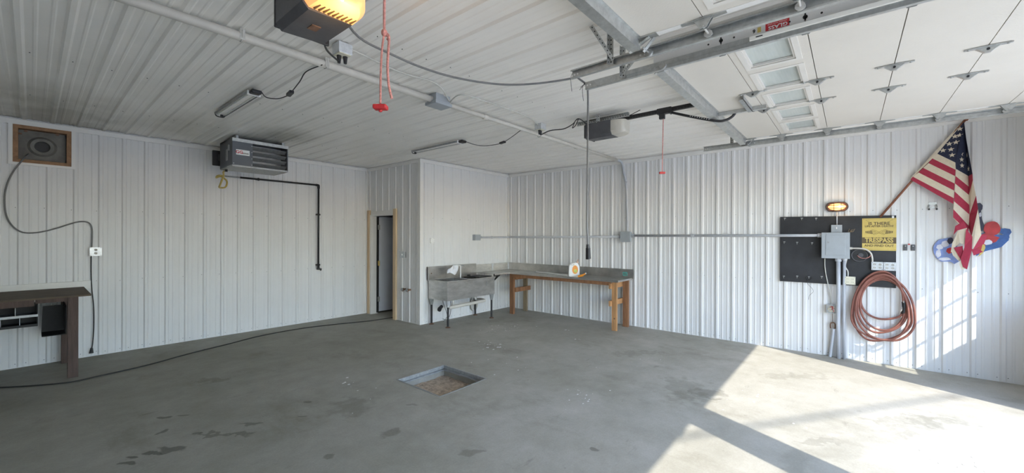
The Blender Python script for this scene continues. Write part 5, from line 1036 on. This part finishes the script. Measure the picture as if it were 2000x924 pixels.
# ------------------------------------------------------------ flag
fl = thing('flag', 'stars and stripes flag on a slanted wooden pole at the right wall', 'flag', (6.9, -.6, 1.3))
mb = MB(); A, B = Vector((6.979, -0.296, 1.883)), Vector((6.944, -1.038, 3.014)); mb.tube([A, B], .0125, 10, smooth=False); mb.build('pole', 'pole', fl)
mb = MB(); d = (B - A).normalized(); mb.cyl(B - d * .035, B - d * .02, .022, n=12); mb.ell(B, (.016, .016, .02)); mb.cyl(B, B + Vector((-.02, -.0, .02)), .012, n=8); mb.build('finial', 'pole', fl)
parts = {0: MB(), 1: MB(), 2: MB()}
for c, pts in [(0, [(6.944, -1.012, 2.994), (6.944, -0.567, 2.347), (6.934, -0.583, 2.327), (6.934, -0.589, 2.366), (6.929, -0.795, 2.621), (6.934, -1.008, 2.951)]), (2, [(6.934, -1.008, 2.963), (6.929, -0.795, 2.621), (6.844, -0.93, 2.488), (6.864, -0.96, 2.695)]), (2, [(6.934, -1.008, 2.963), (6.864, -0.96, 2.695), (6.844, -0.93, 2.488), (6.844, -0.933, 2.414), (6.944, -1.046, 2.333), (6.944, -1.034, 2.658)]), (2, [(6.934, -1.008, 2.963), (6.944, -1.034, 2.658), (6.944, -1.046, 2.333), (6.854, -1.062, 2.347), (6.884, -1.018, 2.751)]), (0, [(6.932, -0.796, 2.621), (6.844, -0.93, 2.488), (6.844, -0.931, 2.406), (6.932, -0.752, 2.572)]), (1, [(6.932, -0.752, 2.572), (6.844, -0.931, 2.406), (6.844, -0.928, 2.332), (6.932, -0.722, 2.518)]), (0, [(6.932, -0.722, 2.518), (6.844, -0.928, 2.332), (6.844, -0.924, 2.247), (6.932, -0.677, 2.465)]), (1, [(6.932, -0.677, 2.465), (6.844, -0.924, 2.247), (6.844, -0.921, 2.165), (6.932, -0.638, 2.413)]), (0, [(6.932, -0.638, 2.413), (6.844, -0.921, 2.165), (6.844, -0.918, 2.079), (6.932, -0.589, 2.366)]), (1, [(6.932, -0.589, 2.366), (6.844, -0.918, 2.079), (6.844, -0.914, 2.012), (6.932, -0.566, 2.333)]), (0, [(6.843, -0.933, 2.414), (6.944, -1.046, 2.333), (6.944, -1.049, 2.21), (6.843, -0.931, 2.332)]), (1, [(6.843, -0.931, 2.332), (6.944, -1.049, 2.21), (6.944, -1.05, 2.114), (6.843, -0.927, 2.247)]), (0, [(6.843, -0.927, 2.247), (6.944, -1.05, 2.114), (6.944, -1.052, 2.001), (6.843, -0.924, 2.155)]), (1, [(6.843, -0.924, 2.155), (6.944, -1.052, 2.001), (6.944, -1.054, 1.889), (6.843, -0.92, 2.042)]), (0, [(6.843, -0.92, 2.042), (6.944, -1.054, 1.889), (6.944, -1.051, 1.756), (6.843, -0.915, 1.95)]), (1, [(6.843, -0.915, 1.95), (6.944, -1.051, 1.756), (6.944, -1.046, 1.691), (6.843, -0.914, 1.854)]), (0, [(6.843, -0.914, 1.854), (6.944, -1.046, 1.691), (6.944, -1.037, 1.654), (6.843, -0.939, 1.813)]), (1, [(6.944, -1.046, 2.333), (6.854, -1.062, 2.347), (6.854, -1.065, 2.267), (6.944, -1.052, 2.124)]), (0, [(6.854, -1.065, 2.267), (6.854, -1.09, 2.094), (6.944, -1.056, 1.889), (6.944, -1.052, 2.124)]), (1, [(6.854, -1.09, 2.094), (6.854, -1.105, 1.943), (6.874, -1.06, 1.633), (6.944, -1.05, 1.736), (6.944, -1.056, 1.889)]), (0, [(6.854, -1.105, 1.943), (6.874, -1.134, 1.654), (6.874, -1.071, 1.488), (6.874, -1.06, 1.633)]), (1, [(6.874, -1.134, 1.654), (6.904, -1.184, 1.654), (6.914, -1.16, 1.554), (6.904, -1.105, 1.503), (6.874, -1.071, 1.488)]), (1, [(6.884, -1.059, 1.492), (6.904, -1.105, 1.503), (6.904, -1.154, 1.464), (6.874, -1.078, 1.42)]), (1, [(6.844, -0.994, 1.811), (6.844, -0.93, 1.756), (6.864, -0.919, 1.653), (6.844, -0.946, 1.704), (6.834, -1.02, 1.734)]), (0, [(6.839, -1.021, 1.734), (6.844, -0.953, 1.704), (6.864, -0.91, 1.561), (6.874, -0.899, 1.447), (6.864, -0.933, 1.514), (6.844, -0.967, 1.562), (6.844, -1.002, 1.542)]), (0, [(6.869, -0.934, 1.514), (6.874, -0.902, 1.478), (6.874, -0.916, 1.417), (6.874, -0.979, 1.331), (6.864, -0.964, 1.449)]), (1, [(6.859, -0.921, 1.506), (6.854, -0.989, 1.528), (6.854, -0.999, 1.43), (6.864, -0.98, 1.358)]), (1, [(6.814, -1.01, 1.724), (6.824, -1.06, 1.633), (6.824, -1.055, 1.483), (6.844, -1.023, 1.26), (6.844, -0.991, 1.288), (6.844, -0.972, 1.369), (6.834, -1.0, 1.512)]), (0, [(6.849, -0.966, 1.358), (6.846, -0.996, 1.329), (6.846, -1.016, 1.269), (6.849, -0.983, 1.253), (6.849, -0.965, 1.303)])]: parts[c].face([Vector(p) for p in pts])
for c, nm, m in ((0, 'white_stripes', 'fwhite'), (1, 'red_stripes', 'fred'), (2, 'canton', 'fnavy')):
    o = parts[c].build(nm, m, fl, False, False)
    s = o.modifiers.new('s', 'SOLIDIFY'); s.thickness = .002; s.offset = 0
for c, n_ in [((6.9236, -0.9745, 2.8839), (-0.909, 0.347, 0.229)), ((6.9182, -0.9348, 2.8026), (-0.909, 0.347, 0.229)), ((6.9061, -0.9708, 2.809), (-0.909, 0.347, 0.229)), ((6.8919, -0.9761, 2.7356), (-0.734, -0.679, 0.028)), ((6.8976, -0.9406, 2.7298), (-0.909, 0.347, 0.229)), ((6.9151, -0.8894, 2.7218), (-0.909, 0.347, 0.229)), ((6.8932, -0.9806, 2.6635), (-0.738, -0.674, 0.029)), ((6.9164, -0.8396, 2.6517), (-0.909, 0.347, 0.229)), ((6.8932, -0.9009, 2.6521), (-0.909, 0.347, 0.229)), ((6.8916, -0.982, 2.5914), (-0.738, -0.674, 0.029)), ((6.8732, -0.9069, 2.5819), (-0.909, 0.347, 0.229)), ((6.8916, -0.9849, 2.5235), (-0.738, -0.674, 0.029)), ((6.8916, -0.9879, 2.4536), (-0.738, -0.674, 0.029)), ((6.9216, -1.042, 2.4139), (-0.184, 0.981, -0.062)), ((6.9215, -1.032, 2.5721), (-0.184, 0.981, -0.062))]:
    mb = MB(); c = Vector(c); n_ = Vector(n_).normalized(); u = n_.cross(Vector((0, 0, 1))).normalized(); v = u.cross(n_); r0 = .030
    mb.prism([c + (u * math.sin(k * PI / 5) + v * math.cos(k * PI / 5)) * (r0 if k % 2 == 0 else r0 * .42) for k in range(10)], n_ * .001)
    mb.build('star', 'fwhite', fl)

# ------------------------------------------------------------ wall decal (plain abstract colour shapes)
dcx = DR - .024
dk = thing('wall_decal', 'flat cut-out decal of blue cloud and red and blue shapes behind the flag', 'wall decal', (dcx, -1.05, 1.35))
def zp(x, y): # decal drawing units to metres on the wall
    yy = 6.43e-8 * x * x - 7.5714e-4 * x - .67174; return (yy, 1.6225 + (82 - y / 5.775) * (.766 * 6.99 + .643 * yy) / 786.8)
def dpoly(pts, m, lift, name, lab=None):
    mb = MB(); mb.prism([(dcx - lift, *zp(*p)) for p in pts], (-.0015, 0, 0)); o = mb.build(name, m, dk)
    if lab: o['label'] = lab
    return o
cloud = [(130, 590), (150, 540), (195, 500), (250, 485), (330, 470), (350, 500), (400, 560), (430, 700), (430, 740), (370, 772), (330, 745), (220, 745), (165, 700), (140, 650)]
dpoly(cloud, 'dlblue', 0, 'cloud')
def blob(cx, cy, rx, ry, n=16, k=.12): return [(cx + rx * (1 + k * math.sin(5 * a)) * math.cos(a), cy + ry * (1 + k * math.sin(4 * a)) * math.sin(a)) for a in [i * 2 * PI / n for i in range(n)]]
dpoly(blob(265, 545, 42, 36), 'dwhite', .0016, 'cloud_puff'); dpoly(blob(205, 580, 38, 30), 'dwhite', .0016, 'cloud_puff'); dpoly(blob(190, 655, 30, 45), 'dwhite', .0016, 'cloud_puff'); dpoly(blob(260, 715, 70, 18), 'dwhite', .0016, 'cloud_puff'); dpoly(blob(320, 620, 40, 34), 'dred', .0016, 'red_patch'); dpoly(blob(325, 510, 36, 36), 'ddark', .0016, 'dark_patch')
dpoly([(600, 640), (640, 440), (700, 420), (880, 440), (990, 440), (985, 500), (900, 580), (720, 625), (620, 680)], 'dblue', 0, 'blue_shape')
dpoly([(985, 470), (885, 420), (890, 372), (940, 366), (1000, 375), (1017, 410), (990, 445), (994, 480)], 'dblue', .0005, 'blue_shape')
dpoly(blob(795, 370, 95, 82, 20, .03), 'dred', .0016, 'red_patch'); dpoly([(600, 640), (645, 450), (720, 420), (880, 470), (840, 520), (720, 560), (690, 640)], 'dred', .0018, 'red_patch'); dpoly(blob(745, 525, 55, 30, 10, .1), 'dwhite', .0036, 'white_patch')
dpoly([(620, 85), (660, 80), (690, 110), (685, 150), (670, 170), (680, 260), (705, 330), (690, 400), (650, 400), (655, 290), (640, 180), (618, 150)], 'ddark', 0, 'dark_patch'); dpoly(blob(660, 215, 14, 26), 'dwhite', .0016, 'white_patch'); dpoly([(690, 540), (715, 560), (720, 590), (690, 650), (640, 690), (670, 620)], 'yellow', .002, 'yellow_patch')

# ------------------------------------------------------------ floor litter
mb = MB(); random.seed(11)
def flake(x, y, s):
    n = random.randint(4, 6); a0 = random.random() * 6
    P = [(x + s * random.uniform(.5, 1) * math.cos(a0 + k * 2 * PI / n) * 1.3, y + s * random.uniform(.4, 1) * math.sin(a0 + k * 2 * PI / n), .001) for k in range(n)]
    mb.prism(P, (0, 0, .0015))
for c, n, sp_, s in (((5.392, 4.694, 0.000), 34, .32, .012), ((4.365, 4.049, 0.000), 22, .2, .014), ((5.957, 3.741, 0.000), 3, .05, .03), ((5.568, 3.288, 0.000), 3, .08, .02), ((2.244, 4.232, 0.000), 6, .1, .012), ((3.819, 3.280, 0.000), 8, .4, .009), ((3.651, 2.094, 0.000), 14, .25, .010), ((2.220, 3.772, 0.000), 5, .3, .008), ((4.452, 0.586, 0.000), 14, .5, .010), ((4.303, -0.625, 0.000), 18, .25, .012), ((5.213, 2.139, 0.000), 10, .6, .007)):
    for k in range(n): flake(c[0] + random.gauss(0, sp_) * .6, c[1] + random.gauss(0, sp_) * .6, s * random.uniform(.4, 1.5))
tag(stuff(mb.build('paint_flakes', 'chip')), 'white paint flakes scattered on the concrete floor', 'debris')

# utility line outside, casting its shadow through the doors
sd_ = Vector((-.45, -1, .93)); P1 = Vector((3.34, 1.07, 0)) + sd_ * 8; P2 = Vector((6.15, -.87, 0)) + sd_ * 8; e = (P2 - P1)
mb = MB(); mb.cyl(P1 - e * 2.2, P2 + e * 2.2, .022, n=8); tag(mb.build('utility_line', 'blackcable'), 'overhead utility line outside the open garage doors', 'cable')
for k, P in enumerate((P1 - e * 2.2, P2 + e * 2.2)):
    mb = MB(); mb.cyl((P.x, P.y, -.02), (P.x, P.y, P.z + .3), .13, .1, 12); tag(mb.build('utility_pole', 'brown'), ('left', 'right')[k] + ' wooden utility pole outside the garage', 'pole')
GR = {'door_track': 'galvanised door tracks', 'overhead_door': 'open sectional garage doors', 'door_opener': 'garage door openers', 'strip_light': 'ceiling strip lights', 'ceiling_outlet_box': 'ceiling outlet boxes', 'outlet_box': 'wall outlet boxes', 'water_valve': 'water valves beside the doorway', 'wall_remote': 'small remotes on the right wall', 'release_rope': 'red release ropes', 'junction_box': 'grey junction boxes', 'ceiling_cable': 'thin cables along the ceiling', 'opener_cord': 'black opener cords', 'floor_conduit': 'conduits from panel to floor', 'panel_cable': 'white cables below the panel', 'utility_pole': 'utility poles outside'}
for o in bpy.data.objects:
    if o.parent is None and o.get('label') and o.name.split('.')[0] in GR and not o.get('group'): o['group'] = GR[o.name.split('.')[0]]
print('done', len(bpy.data.objects))
